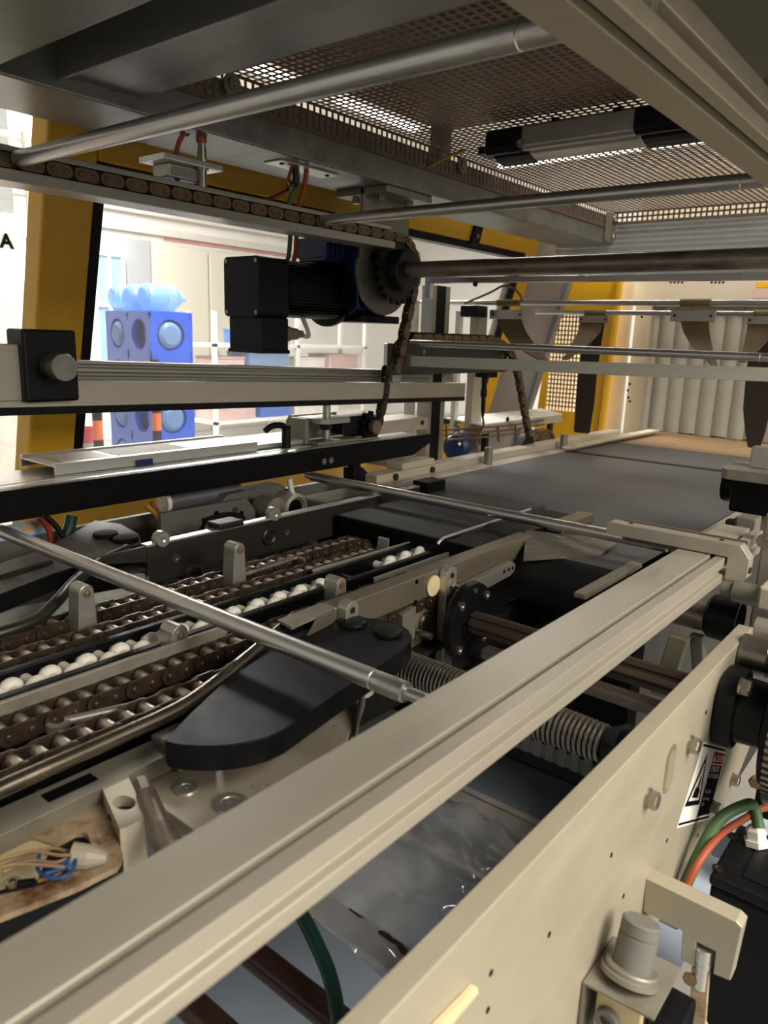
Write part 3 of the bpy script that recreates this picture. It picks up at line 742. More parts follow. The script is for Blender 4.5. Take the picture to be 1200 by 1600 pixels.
# sensor bracket above the upper rail
sb = thing('sensor_bracket', 'grey sensor bracket with orange plug above the upper left rail', 'sensor', (-1.36, 1.0, 1.79))
s0 = at(240, 272, X=-1.36); s1 = at(338, 262, X=-1.36); sy0, sy1 = s0.y, s1.y
sz_ = at(310, 263, X=-1.36).z
obj('mount_plate', bx(-1.40, -1.345, sy0+0.025, sy1-0.05, sz_-0.03, sz_-0.004), 'alu_grey', sb, bevel=0.003)
obj('arm_plate', bx(-1.41, -1.325, sy0, sy1-0.01, sz_-0.004, sz_+0.008), 'alu_bright', sb, bevel=0.002)
sy = at(316, 262, X=-1.34).y
sn = obj('sensor', MB().lathe([(0, -0.04), (0.009, -0.04), (0.009, -0.008), (0.013, -0.008), (0.013, 0.012), (0.009, 0.012), (0.009, 0.035), (0.0075, 0.035), (0.0075, 0.05), (0, 0.05)], (-1.34, sy, sz_), (0, 0, 1), 16), 'steel_bolt', sb)
obj('plug', MB().tube([(-1.34, sy, sz_+0.045), (-1.34, sy-0.004, sz_+0.066), (-1.345, sy-0.02, sz_+0.072), (-1.35, sy-0.034, sz_+0.06)], 0.011, 12), 'orange_cable', sn)
obj('sensor_cable', MB().tube([(-1.35, sy-0.034, sz_+0.06), (-1.36, sy-0.045, sz_+0.03), (-1.375, sy-0.04, sz_-0.01), (-1.38, sy-0.03, sz_-0.05)], 0.005, 8), 'orange_cable', sn)
# cables from the roof beam
def cable(name, pts, r, mat, label, n=10):
    return obj(name, MB().tube(pts, r, n), mat, label=label, cat='cable', group='machine cables')
for k, (m_, lab, dx_, px) in enumerate((('green_cable', 'green cable dropping from the roof beam towards the motor', 0.0, 452), ('orange_cable', 'orange cable dropping from the roof beam towards the motor', 0.0, 462))):
    c0 = Vector((ce0.x+0.005*k, ce0.y-0.015+0.03*k, BZ-0.006))
    e = at(px, 392, X=-1.50)
    cable('cable', [c0+Vector((0, 0, 0.008)), c0+Vector((-0.002, 0.005-0.01*k, -0.03)), c0+Vector((-0.01, -0.02, -0.09)), at(px+2, 345, X=-1.46), e, e+Vector((-0.01, 0, -0.03))], 0.006, m_, lab)
c0 = Vector((ce0.x, ce0.y-0.03, BZ-0.006))
cable('cable', [c0, c0+Vector((0, -0.01, -0.03)), at(455, 293, X=-1.43), at(420, 311, X=-1.41), at(395, 314, X=-1.40)], 0.004, 'red_cable', 'thin red cable looping back to the upper rail')
cable('cable', [c0+Vector((0, 0.01, 0.004)), c0+Vector((0, 0.012, -0.035)), at(452, 290, X=-1.425)], 0.007, 'black_cable', 'short black cable tail under the roof beam')

# ------------------------------------------------------------------ lower left rail with black guide face
BX = -1.338
lr = thing('guide_rail', 'aluminium guide rail with long black plastic face on the left', 'rail', (BX-0.05, 1.0, 1.15))
yE = 1.895
obj('black_face', MB().prism([(BX, 0.2, 1.152), (BX, 1.80, 1.152), (BX, yE, 1.185), (BX, yE, 1.2095), (BX, 0.2, 1.2095)], (-0.014, 0, 0)), 'black_paint', lr, bevel=0.0015)
obj('profile_body', MB().ext([(BX-0.014, 1.155), (BX-0.014, 1.21), (BX-0.004-0.018, 1.212), (BX-0.035, 1.212), (BX-0.037, 1.204), (BX-0.043, 1.204), (BX-0.045, 1.212), (BX-0.085, 1.212), (BX-0.085, 1.155)], 'Y', 0.2, 1.84), 'alu_bright', lr, bevel=0.0008)
for y in (at(506, 720, X=BX).y, at(517, 719, X=BX).y):
    obj('face_screw', MB().lathe([(0, 0), (0.009, 0), (0.009, 0.002), (0.004, 0.002), (0, 0.0005)], (BX, y, at(512, 720, X=BX).z), (1, 0, 0), 16), 'steel_bolt', lr)
# cover tray behind it
ty = at(32, 712, Z=1.235).y
ct = thing('cover_tray', 'pale aluminium cover tray lying behind the black guide face', 'tray', (-1.46, 1.2, 1.2))
obj('side_channel', bx(BX-0.185, BX-0.086, 0.25, ty+1.1, 1.185, 1.209), 'alu_bright', ct, bevel=0.002)
obj('tray_body', MB().ext([(-1.40, 1.2125), (-1.40, 1.235), (-1.408, 1.237), (-1.412, 1.232), (-1.53, 1.232), (-1.534, 1.237), (-1.545, 1.237), (-1.545, 1.2125), (-1.54, 1.2125), (-1.54, 1.228), (-1.405, 1.228), (-1.405, 1.2125)], 'Y', ty, ty+0.52), 'alu_bright', ct, bevel=0.0008)
q0 = at(150, 706, Z=1.2325)
obj('label_sheet', bx(-1.525, -1.42, ty+0.16, ty+0.34, 1.232, 1.233), 'paper', ct)
obj('steel_sheet', bx(-1.525, -1.42, ty+0.03, ty+0.145, 1.232, 1.233), 'alu_dull', ct)
cl = at(225, 722, X=-1.398)
obj('clip', bx(-1.402, -1.394, cl.y-0.02, cl.y+0.02, cl.z-0.008, cl.z+0.006), 'blue_paint', ct, bevel=0.001)
obj('rear_cover', bx(-1.56, -1.41, ty+0.525, ty+0.95, 1.2125, 1.226), 'alu_bright', ct, bevel=0.003)
# clamp lever
lv = thing('clamp_lever', 'black plastic clamp lever standing on the left guide rail', 'lever', (-1.38, 1.31, 1.212))
l0 = at(447, 704, X=-1.39)
obj('hub', MB().lathe([(0, 0), (0.012, 0), (0.011, 0.05), (0.013, 0.058), (0, 0.062)], (-1.39, l0.y, 1.2125), (0, 0, 1), 16), 'black_plastic', lv)
obj('handle', MB().tube([(-1.39, l0.y, 1.264), (-1.39, l0.y-0.02, 1.272), (-1.39, l0.y-0.05, 1.272), (-1.39, l0.y-0.07, 1.262)], 0.0085, 10), 'black_plastic', lv)
# post bracket that carries the upper beam
pb = thing('post_bracket', 'grey post bracket with clamp plate carrying the upper beam', 'bracket', (-1.42, 1.47, 1.212))
b0, b1 = at(465, 655, X=-1.43), at(527, 690, X=-1.43)
obj('back_plate', MB().ext([(b0.y, 1.2125), (b0.y, 1.27), (b0.y+0.012, 1.284), (b1.y+0.03, 1.284), (b1.y+0.03, 1.2125)], 'X', -1.475, -1.462), 'alu_dull', pb, bevel=0.001)
obj('side_cheek', bx(-1.462, -1.40, b0.y, b0.y+0.014, 1.2125, 1.28), 'alu_dull', pb, bevel=0.002)
obj('clamp_plate', MB().ext([(-1.455, b0.y+0.02), (-1.365, b0.y+0.02), (-1.35, b0.y+0.035), (-1.35, b0.y+0.12), (-1.365, b0.y+0.135), (-1.455, b0.y+0.135)], 'Z', 1.268, 1.281), 'alu_grey', pb, bevel=0.001)
ppy = b0.y+0.085
obj('post', MB().cyl((-1.405, ppy, 1.215), (-1.405, ppy, 1.335), 0.011, 16), 'alu_grey', pb)
obj('nut', MB().hex((-1.405, ppy, 1.268), (0, 0, -1), 0.017, 0.022), 'steel_dark', pb)
obj('base_block', bx(-1.455, -1.36, b0.y+0.01, b1.y+0.02, 1.2125, 1.222), 'alu_dull', pb, bevel=0.002)
# small black drive sprocket with chain
sd = thing('idler_sprocket', 'black toothed idler sprocket with steel hub behind the guide rail', 'sprocket', (-1.40, 1.66, 1.2))
sprocket(sd, -1.405, 1.668, 1.243, 9, 'black_paint', th=0.014, hub=0.022, hubl=0.012)
obj('hub_face', MB().lathe([(0, 0), (0.02, 0), (0.02, 0.012), (0, 0.012)], (-1.386, 1.668, 1.243), (1, 0, 0), 20), M('hub_tan', '8b7a64', 0.4, 0.6), sd)
obj('axle_block', bx(-1.46, -1.41, 1.56, 1.70, 1.2125, 1.275), 'black_plastic', sd, bevel=0.004)
chain('short dark roller chain rising from the idler sprocket', [(1.70, 1.235), (1.715, 1.26), (1.735, 1.335), (1.742, 1.41)], -1.405, 0.02, 'chain_steel', 'chain_roller', 'flight chains')
wb_ = thing('side_box', 'long cream box profile behind the black guide rail end', 'profile', (-1.5, 1.85, 1.2))
obj('box_body', bx(-1.56, -1.445, 1.60, 2.02, 1.205, 1.245), 'cream', wb_, bevel=0.003)
obj('box_screw', MB().lathe([(0.008, 0), (0.008, 0.003), (0, 0.004)], (-1.445, 1.985, 1.228), (1, 0, 0), 12), 'steel_dark', wb_)

# ------------------------------------------------------------------ upper slotted beam with knob block
ud = Vector(ROT.T @ np.array([(1432-600)/F, (603-800)/F, 1.0])); ud.normalize()
A0 = at(400, 637, X=-1.362)
tS = (at(-60, 640, X=-1.362).y-A0.y)/ud.y; tE = (at(731, 626, X=-1.42).y-A0.y)/ud.y
def beam(prof):
    s_ = A0+ud*tS
    nx_ = Vector((ud.y, -ud.x, 0)).normalized(); nz_ = nx_.cross(ud).normalized()
    return MB().prism([s_+nx_*a+nz_*b for a, b in prof], ud*(tE-tS))
ub = thing('hold_down_beam', 'long slotted aluminium hold-down beam with black underside at eye level', 'beam', A0)
obj('profile_body', beam([(0, 0.0136), (0, 0.0605), (-0.010, 0.0605), (-0.012, 0.055), (-0.018, 0.055), (-0.020, 0.0605), (-0.036, 0.0605), (-0.038, 0.055), (-0.044, 0.055), (-0.046, 0.0605), (-0.048, 0.0605), (-0.048, 0.0136)]), M('beam_warm', 'c4bba9', 0.38, 0.5, 0.08, 14, (1, .2, 1)), ub, bevel=0.001)
obj('upper_profile', beam([(-0.0485, 0.02), (-0.0485, 0.066), (-0.052, 0.068), (-0.052, 0.073), (-0.0485, 0.075), (-0.0485, 0.082), (-0.052, 0.084), (-0.052, 0.088), (-0.0485, 0.090), (-0.0485, 0.0965), (-0.09, 0.0965), (-0.09, 0.02)]), 'alu_grey', ub, bevel=0.001)
obj('slide_strip', beam([(0.001, 0), (0.001, 0.0134), (-0.06, 0.0134), (-0.06, 0)]), 'black_plastic', ub, bevel=0.001)
kb = thing('knob_block', 'black clamp block with round steel knob at the left edge', 'clamp', (-1.32, 0.67, 1.36))
k0, k1 = at(38, 570, X=-1.30), at(122, 570, X=-1.30); kz0, kz1 = at(80, 628, X=-1.30).z, at(80, 515, X=-1.30).z
obj('black_cap', bx(-1.36, -1.30, k0.y, k1.y, kz0, kz1), 'black_plastic', kb, bevel=0.005, seg=3)
obj('alu_block', bx(-1.40, -1.318, k0.y-0.16, k0.y+0.004, kz0+0.002, kz1-0.026), 'alu_warm', kb, bevel=0.002)
kc = at(78, 572, X=-1.30)
obj('knob', MB().lathe([(0.020, 0), (0.020, 0.01), (0.0225, 0.011), (0.0235, 0.05), (0.0225, 0.053), (0, 0.053)], kc, (1, 0, 0), 32), 'steel', kb)
# ------------------------------------------------------------------ product chains of the infeed
XC1, XC2, XC3, XC4 = -1.018, -0.940, -0.775, -0.699
PZ = 1.068
for x, ye, lab in ((XC1, 1.17, 'dark greasy roller chain, leftmost of the four product chains'), (XC2, 1.13, 'dark greasy roller chain just left of the white wheel track'),
                   (XC3, 1.05, 'dark greasy roller chain just right of the white wheel track'), (XC4, 0.98, 'dark greasy roller chain, rightmost, beside the steel guide tube')):
    y0 = 0.16+random.uniform(0, 0.02)
    p_ = [(y0, PZ), (ye, PZ)]+arc(ye, PZ-0.04, 0.04, 90, -60, 8)[1:]
    chain(lab, p_, x, 0.034, 'chain_steel', 'chain_roller', 'product chains')
    sp_ = thing('tail_sprocket', {XC1: 'rusty end sprocket under the leftmost product chain', XC2: 'rusty end sprocket under the second product chain from the left', XC3: 'end sprocket under the third product chain from the left', XC4: 'end sprocket under the rightmost product chain'}[x], 'sprocket', (x, ye, 1.0))
    sprocket(sp_, x, ye, PZ-0.04, 10, 'chain_steel', th=0.010, hub=0.02, hubl=0.012)
    obj('chain_guide', bx(x-0.0045, x+0.0045, 0.1, ye-0.05, PZ-0.03, PZ-0.0082), 'black_plastic', sp_)
# dark pan added below the chains to hide the lit floor
bd = thing('chain_dark_pan', 'added dark pan hiding the lit floor beneath the product chains', 'bed', (-0.9, 0.7, 0.9))
obj('bed_plate', bx(-1.16, -0.66, 0.05, 1.22, 0.985, 0.995), 'steel_dark', bd)
for x in (-1.055, -0.975, -0.897, -0.815, -0.730): obj('bed_rib', bx(x-0.003, x+0.003, 0.05, 1.15, 0.995, 1.045), 'steel_dark', bd)
obj('tail_axle', MB().cyl((-1.10, 1.13, 1.028), (-0.66, 1.13, 1.028), 0.011, 14), 'steel_dark', bd)
obj('white_sheet', MB().prism([at(-40, 1015, Z=1.045), at(215, 945, Z=1.045), at(215, 915, Z=1.045), at(-40, 960, Z=1.045)], (0, 0, -0.003)), 'paper', label='white paper sheet lying left of the product chains', cat='paper')

# white wheel track
wt = thing('wheel_track', 'track of white plastic skate wheels between black side strips', 'conveyor', (-0.857, 0.7, 1.03))
for x0, x1 in ((-0.898, -0.886), (-0.836, -0.822)):
    obj('side_strip', bx(x0, x1, 0.12, 1.22, 1.035, 1.083), 'black_paint', wt, bevel=0.002)
obj('strip_edge', bx(-0.822, -0.812, 0.12, 1.30, 1.03, 1.068), 'black_paint', wt, bevel=0.001)
obj('bed_strip', bx(-0.886, -0.836, 0.12, 1.22, 1.035, 1.045), 'black_paint', wt)
wm = MB()
wm.lathe([(0, -0.0085), (0.006, -0.0085), (0.009, -0.0075), (0.0135, -0.006), (0.0155, -0.003), (0.016, 0), (0.0155, 0.003), (0.0135, 0.006), (0.009, 0.0075), (0.006, 0.0085), (0, 0.0085)], (0, 0, 0), (1, 0, 0), 18)
w0 = None
k = 0
y = 0.20
while y < 1.19:
    if not (0.93 < y < 1.045):
        for x, dy, s in ((-0.853, 0.0, -1), (-0.869, 0.0245, 1)):
            if w0 is None:
                w0 = obj('wheel', wm, 'white_plastic', wt); wme = w0.data; base = ORG[w0].copy()
                w0.location = Vector((x, y+dy, 1.066+base.z))-ORG[wt]; ORG[w0] = Vector((x, y+dy, 1.066+base.z))
                hm = MB().lathe([(0.006, 0), (0.006, 0.010), (0.0045, 0.012), (0, 0.012)], (0, 0, 0), (1, 0, 0), 12); hme = None
            else:
                o = _link('wheel', wme, Vector((x, y+dy, 1.066+base.z)), wt)
    y += 0.049
y = 0.20; ax0 = None
while y < 1.19:
    if not (0.93 < y < 1.045):
        for dy in (0, 0.0245):
            if ax0 is None: ax0 = obj('wheel_axle', MB().cyl((-0.885, y, 1.066), (-0.838, y, 1.066), 0.0082, 12), 'white_plastic', wt)
            else: _link('wheel_axle', ax0.data, ORG[ax0]+Vector((0, y+dy-0.20, 0)), wt)
    y += 0.049
obj('bare_axle', MB().cyl((-0.886, 0.99, 1.064), (-0.838, 0.99, 1.064), 0.004, 10), 'steel_bolt', wt)
# wear bars
obj('wear_bar', MB().prism([(-0.792, 0.15, 1.0805), (-0.792, 0.15, 1.0965), (-0.792, 0.632, 1.0965), (-0.792, 0.644, 1.089), (-0.792, 0.63, 1.0805)], (0.006, 0, 0)), 'alu_dull', label='flat grey wear bar along the right of the white wheels', cat='bar', bevel=0.001)
obj('wear_bar', MB().prism([(-0.904, 0.925, 1.066), (-0.904, 0.925, 1.0875), (-0.904, 1.215, 1.084), (-0.904, 1.23, 1.078), (-0.904, 1.22, 1.066)], (0.005, 0, 0)), 'alu_grey', label='flat grey wear bar at the far end left of the white wheels', cat='bar', bevel=0.001)
obj('wear_bar', bx(-0.806, -0.801, 0.98, 1.30, 1.066, 1.082), 'alu_grey', label='thin grey wear bar at the far end right of the white wheels', cat='bar', bevel=0.001)
# lugs
def lug(x, y0, y1, zb, zt, label):
    t = thing('pusher_lug', label, 'lug', (x, (y0+y1)/2, zb), group='pusher lugs')
    r = (y1-y0)*0.36; cy = (y0+y1)/2+0.001
    pr = [(y0, zb), (y1, zb)]+[(cy+r*math.cos(math.radians(a)), zt-r+r*math.sin(math.radians(a))) for a in range(0, 181, 20)]
    obj('lug_body', MB().ext(pr, 'X', x-0.030, x), 'alu_grey', t, bevel=0.0012)
    obj('rivet', MB().lathe([(0, 0), (0.0055, 0), (0.005, 0.003), (0, 0.004)], (x, cy, zt-r-0.001), (1, 0, 0), 14), 'copper', t)
    obj('lug_foot', bx(x-0.026, x-0.006, y0+0.004, y1-0.004, zb-0.03, zb), 'alu_dull', t, bevel=0.001)
    return t
lug(-0.975, 0.517, 0.549, 1.055, 1.135, 'upright metal pusher lug on the left chains, nearest to the left edge')
lug(-0.975, 0.803, 0.834, 1.060, 1.142, 'upright metal pusher lug on the left chains before the dark guide plate')
lug(-0.798, 0.548, 0.583, 1.035, 1.113, 'upright metal pusher lug standing behind the flat wear bar')
lug(-0.795, 0.868, 0.900, 1.045, 1.106, 'upright metal pusher lug beside the white wheels near the clamp')
lug(-0.955, 1.205, 1.232, 1.045, 1.083, 'low metal pusher lug at the far chain end')
# flat tools lying between the chains
sp0 = thing('spanner', 'grey steel ring spanner lying between the right product chains', 'spanner', (-0.735, 0.40, 1.05))
a = at(88, 1130, Z=1.062); b = at(235, 1098, Z=1.066)
obj('shaft', MB().tube([a+(b-a)*0.08, a+(b-a)*0.5, b], 0.006, 10), 'alu_grey', sp0)
obj('ring_end', MB().ring(a-Vector((0, 0, 0.004)), (0.25, 0, 1), 0.0145, 0.0075, 0.010, 24), 'alu_grey', sp0)
a = at(375, 900, Z=1.075); b = at(462, 872, Z=1.078)
obj('bent_tool', MB().tube([a, a+(b-a)*0.7, b, b+Vector((0.02, 0.004, 0))], 0.004, 8), 'steel_shaft', label='thin bent steel tool lying across the left chains', cat='tool')

# ------------------------------------------------------------------ side guides
gl = thing('left_guide', 'dark steel guide plate with bright top edge left of the chains', 'guide', (-1.13, 1.15, 1.05))
M('guide_dark', '4b4740', 0.35, 0.7, 0.2, 20, (1, .2, 1), hex2='2b2825', mix2=(0.5, 0.8))
obj('guide_plate', bx(-1.136, -1.126, 0.735, 1.60, 1.05, 1.12), 'guide_dark', gl, bevel=0.001)
obj('top_edge', bx(-1.146, -1.126, 0.735, 1.60, 1.12, 1.124), 'alu_bright', gl, bevel=0.001)
obj('end_block', bx(-1.15, -1.10, 1.55, 1.63, 1.105, 1.135), 'black_paint', gl, bevel=0.002)
obj('flare_plate', MB().prism([(-1.128, 0.735, 1.092), (-1.128, 0.735, 1.122), (-1.168, 0.655, 1.108), (-1.168, 0.655, 1.096)], (-0.006, 0.003, 0)), 'guide_dark', gl, bevel=0.001)
for (px, py) in ((275, 872), (448, 832), (425, 832)):
    q = at(px, py, X=-1.126)
    obj('guide_screw', MB().lathe([(0, 0), (0.008, 0), (0.008, 0.002), (0.004, 0.002), (0, 0.0008)], q, (1, 0, 0), 14), 'steel', gl)
q = at(420, 838, X=-1.126)
obj('adjust_knob', MB().lathe([(0, 0), (0.017, 0), (0.019, 0.003), (0.015, 0.006), (0.011, 0.003), (0, 0.003)], q, (1, 0, 0), 20), 'steel_dark', gl)
for (px, py) in ((253, 842), (428, 803)):
    q = at(px, py, Z=1.13)
    obj('spacer_roll', MB().lathe([(0, 0), (0.013, 0), (0.015, 0.003), (0.015, 0.016), (0.013, 0.02), (0.005, 0.02), (0, 0.018)], q+Vector((-0.012, 0, 0)), (1, -0.1, 0), 18), 'alu_grey', gl)
q = at(357, 815, Z=1.135)
obj('top_clamp', bx(q.x-0.03, q.x+0.012, q.y-0.03, q.y+0.03, 1.124, 1.136), 'steel_dark', gl, bevel=0.003)
# flare tube left
ft_ = thing('flare_tube', 'dark bent steel tube flaring from the left guide plate', 'tube', (-1.1, 0.55, 1.05))
obj('tube', MB().tube([(-1.02, 0.30, 1.075), (-1.022, 0.40, 1.078), (-1.025, 0.475, 1.082), (-1.065, 0.535, 1.088), (-1.11, 0.585, 1.093), (-1.165, 0.665, 1.10), (-1.19, 0.735, 1.105)], 0.0095, 12), 'guide_dark', ft_)
# right guide : box tube
gr = thing('right_guide', 'beige box section guide with clamps right of the white wheels', 'guide', (-0.695, 1.0, 1.08))
obj('guide_tube', bx(-0.710, -0.680, 0.745, 1.325, 1.078, 1.121), M('guide_beige', '857c6b', 0.36, 0.65, 0.1, 20, (1, .15, 1)), gr, bevel=0.002)
obj('nose', MB().prism([(-0.680, 0.745, 1.121), (-0.680, 0.745, 1.078), (-0.670, 0.655, 1.075), (-0.672, 0.70, 1.118)], (-0.004, 0, 0)), 'guide_beige', gr, bevel=0.001)
obj('inner_strip', bx(-0.722, -0.7102, 0.68, 1.55, 1.09, 1.112), 'black_plastic', gr, bevel=0.001)
obj('end_tube', bx(-0.705, -0.668, 1.44, 1.60, 1.104, 1.122), 'guide_beige', gr, bevel=0.002)
obj('nose_cap', MB().prism([(-0.709, 0.66, 1.119), (-0.676, 0.655, 1.119), (-0.680, 0.745, 1.1215), (-0.709, 0.745, 1.1215)], (0, 0, -0.004)), 'alu_dull', gr)
bg = at(676, 915, X=-0.679)
obj('round_badge', MB().lathe([(0, 0), (0.018, 0), (0.018, 0.003), (0, 0.0035)], bg, (1, 0, 0), 28), 'badge', gr, label='round cream badge')
for (px, py) in ((651, 909), (649, 941)):
    obj('tube_hole', MB().lathe([(0.004, 0), (0.004, 0.001), (0, 0.001)], at(px, py, X=-0.68), (1, 0, 0), 12), 'ink', gr)
def tabclamp(y0, y1, zt, zb, x0, x1, parent, name='clamp_tab'):
    r = (y1-y0)/2; cy = (y0+y1)/2
    o = obj(name, MB().ext([(y0, zb), (y1, zb)]+[(cy+r*math.cos(math.radians(a)), zt-r+r*math.sin(math.radians(a))) for a in range(0, 181, 15)], 'X', x0, x1), 'alu_grey', parent, bevel=0.001)
    obj('clamp_hole', MB().lathe([(0.005, 0), (0.005, 0.001), (0.003, 0.0012), (0, 0.0012)], (x1, cy, zt-r), (1, 0, 0), 14), 'steel_dark', o)
    return o
tabclamp(0.748, 0.775, 1.131, 1.06, -0.680, -0.662, gr)
mp_ = tabclamp(1.000, 1.030, 1.126, 0.94, -0.678, -0.662, gr, 'mount_post')
obj('cross_bolt', MB().cyl((-0.662, 1.018, 1.094), (-0.615, 1.018, 1.094), 0.0045, 12), 'steel_bolt', mp_)
obj('cross_nut', MB().hex((-0.662, 1.018, 1.094), (1, 0, 0), 0.009, 0.008), 'steel_bolt', mp_)
obj('mount_arm', MB().ext([(1.028, 1.050), (1.028, 1.078), (1.225, 1.089), (1.238, 1.082), (1.236, 1.068), (1.222, 1.062)], 'X', -0.678, -0.664), 'alu_grey', gr, bevel=0.001)
for y in (1.195, 1.212, 1.226): obj('arm_hole', MB().lathe([(0.0035, 0), (0.0035, 0.0008), (0, 0.0008)], (-0.664, y, 1.076), (1, 0, 0), 10), 'ink', gr)
obj('back_plate', bx(-0.695, -0.688, 0.90, 1.01, 0.97, 1.075), M('plate_olive', '8f8a6c', 0.5, 0.3), gr, bevel=0.001)
obj('slot_block', MB().ext([(0.895, 1.02), (0.895, 1.07), (0.93, 1.075), (0.93, 1.02)], 'X', -0.690, -0.672), 'alu_dull', gr, bevel=0.001)
obj('slot_bolt', MB().cyl((-0.688, 0.945, 1.025), (-0.65, 0.945, 1.025), 0.006, 12), 'steel', gr)

# steel guide tube bending in from the right
st = thing('guide_tube', 'bright bent steel guide tube running along the rightmost chain', 'tube', (-0.65, 0.45, 1.08))
obj('tube', MB().tube([(-0.626, 0.12, 1.094), (-0.632, 0.25, 1.094), (-0.635, 0.36, 1.094), (-0.638, 0.445, 1.095), (-0.655, 0.51, 1.097), (-0.676, 0.575, 1.100), (-0.702, 0.65, 1.104), (-0.722, 0.705, 1.107)], 0.0085, 14), M('tube_steel', '8a8172', 0.25, 0.95, 0.15, 20), st)
# black wedge shoe
def shoe(pts, zt, th, mat):
    return MB().prism([(p[0], p[1], zt) for p in pts], (0, 0, -th))
ws = thing('wedge_shoe', 'large black plastic wedge shoe with two round caps before the flight rod', 'shoe', (-0.6, 0.6, 1.05))
def smooth_poly(pts, it=2):
    for _ in range(it):
        o = []
        for i in range(len(pts)):
            a, b = pts[i], pts[(i+1) % len(pts)]
            o += [(a[0]*.75+b[0]*.25, a[1]*.75+b[1]*.25), (a[0]*.25+b[0]*.75, a[1]*.25+b[1]*.75)]
        pts = o
    return pts
sp_pts = [(-0.587, 0.392), (-0.592, 0.404), (-0.616, 0.449), (-0.668, 0.566), (-0.712, 0.69), (-0.708, 0.735), (-0.69, 0.764), (-0.66, 0.79), (-0.615, 0.806), (-0.575, 0.79), (-0.55, 0.75), (-0.541, 0.68), (-0.531, 0.60), (-0.520, 0.53), (-0.512, 0.475), (-0.525, 0.44), (-0.545, 0.415), (-0.57, 0.397)]
obj('shoe_plate', shoe(smooth_poly(sp_pts, 1), 1.1, 0.028, 0), 'black_wedge', ws, bevel=0.0015)
for (px, py) in ((551, 972), (606, 986)):
    q = at(px, py, Z=1.103)
    obj('round_cap', MB().lathe([(0, 0), (0.0195, 0), (0.021, 0.002), (0.020, 0.006), (0.012, 0.0075), (0, 0.008)], (q.x, q.y, 1.1), (0, 0, 1), 28), 'black_wedge', ws)
q = at(545, 1090, Z=1.06)
obj('shoe_foot', MB().lathe([(0, 0), (0.025, 0), (0.025, 0.035), (0, 0.035)], (-0.60, 0.70, 1.036), (0, 0, 1), 22), 'cream', ws)
obj('shoe_foot', MB().lathe([(0, 0), (0.02, 0), (0.02, 0.035), (0, 0.035)], (-0.60, 0.50, 1.036), (0, 0, 1), 22), 'cream', ws)
# left wedge shoe
lw_ = thing('wedge_shoe', 'grey black wedge shoe with two round caps on the left side', 'shoe', (-1.28, 0.68, 1.05))
lp = [at(*p, Z=1.095) for p in ((-60, 905), (0, 880), (60, 860), (110, 835), (150, 812), (190, 818), (217, 833), (222, 848), (190, 862), (130, 880), (60, 905), (0, 928), (-60, 950))]
obj('shoe_plate', shoe([(p.x, p.y) for p in lp], 1.094, 0.03, 0), 'black_wedge', lw_, bevel=0.0015)
lc = sum(lp, Vector())/len(lp)
obj('top_skin', shoe([(lc.x+(p.x-lc.x)*0.97, lc.y+(p.y-lc.y)*0.97) for p in lp], 1.0955, 0.0014, 0), M('wedge_grey', '6a665f', 0.5, 0, 0.2, 20, hex2='35322e', mix2=(0.45, 0.75), scale2=12), lw_)  # top sheet lighter than the sides
for (px, py) in ((165, 838), (197, 845)):
    q = at(px, py, Z=1.097)
    obj('round_cap', MB().lathe([(0, 0), (0.022, 0), (0.024, 0.002), (0.024, 0.008), (0.022, 0.010), (0, 0.0105)], (q.x, q.y, 1.0955), (0, 0, 1), 28), 'black_wedge', lw_)
sl0, sl1 = at(0, 905, Z=1.096), at(80, 880, Z=1.096)
obj('slot_rail', MB().tube([(sl0.x, sl0.y, 1.097), (sl1.x, sl1.y, 1.097)], 0.006, 8, 1), 'steel_dark', lw_)
obj('shoe_foot', bx(-1.20, -1.16, 0.70, 0.76, 1.0, 1.066), 'steel_dark', lw_, bevel=0.003)
obj('shoe_foot', MB().cyl((-1.14, 0.72, 1.0), (-1.14, 0.72, 1.066), 0.022, 16), 'alu_dull', lw_)
# red marked spring left
sg = thing('coil_spring', 'small coil spring with a red mark under the left guide plate', 'spring', (-1.15, 0.83, 1.02))
for i in range(9):
    x = -1.19+0.008*i
    obj('coil', MB().ring((x, 0.835, 1.047), (1, 0, 0), 0.019, 0.0145, 0.0055, 20), 'red_cable' if i == 5 else 'steel', sg)

# ------------------------------------------------------------------ main belt
bt = thing('conveyor_belt', 'wide dark grey rubber belt running into the shrink tunnel', 'conveyor', (-0.845, 2.3, 1.0))
XL, XR = -1.225, -0.463
nose = [(1.31+0.055*math.cos(math.radians(a)), 1.045+0.055*math.sin(math.radians(a))) for a in range(90, 271, 10)]
mb = MB(); pr = [(3.05, 1.10)]+nose+[(3.05, 0.99)]
vs = []; n = len(pr)
for x in (XL, XR): vs += [(x, a, b) for a, b in pr]
mb.add(vs, [(i, i+1, n+i+1, n+i) for i in range(3)], True)
obj('belt_band', mb, 'rubber_belt', bt)
mb = MB(); mb.add(vs, [(i, i+1, n+i+1, n+i) for i in range(3, n-1)], True)
obj('belt_shaded_return', mb, 'belt_dark', bt)  # darker copy of the belt: nose and underside shade put into the colour
obj('belt_joint', bx(XL, XR, 2.60, 2.63, 1.1005, 1.1025), 'belt_dark', bt)
obj('nose_roller', MB().cyl((XL+0.01, 1.31, 1.045), (XR-0.01, 1.31, 1.045), 0.052, 24), 'belt_dark', bt)
obj('under_pan', bx(XL, XR, 1.46, 3.05, 0.95, 0.96), 'belt_dark', bt)
nb = thing('infeed_belt', 'pair of narrow black infeed belts between the guides', 'conveyor', (-0.9, 1.35, 1.05))
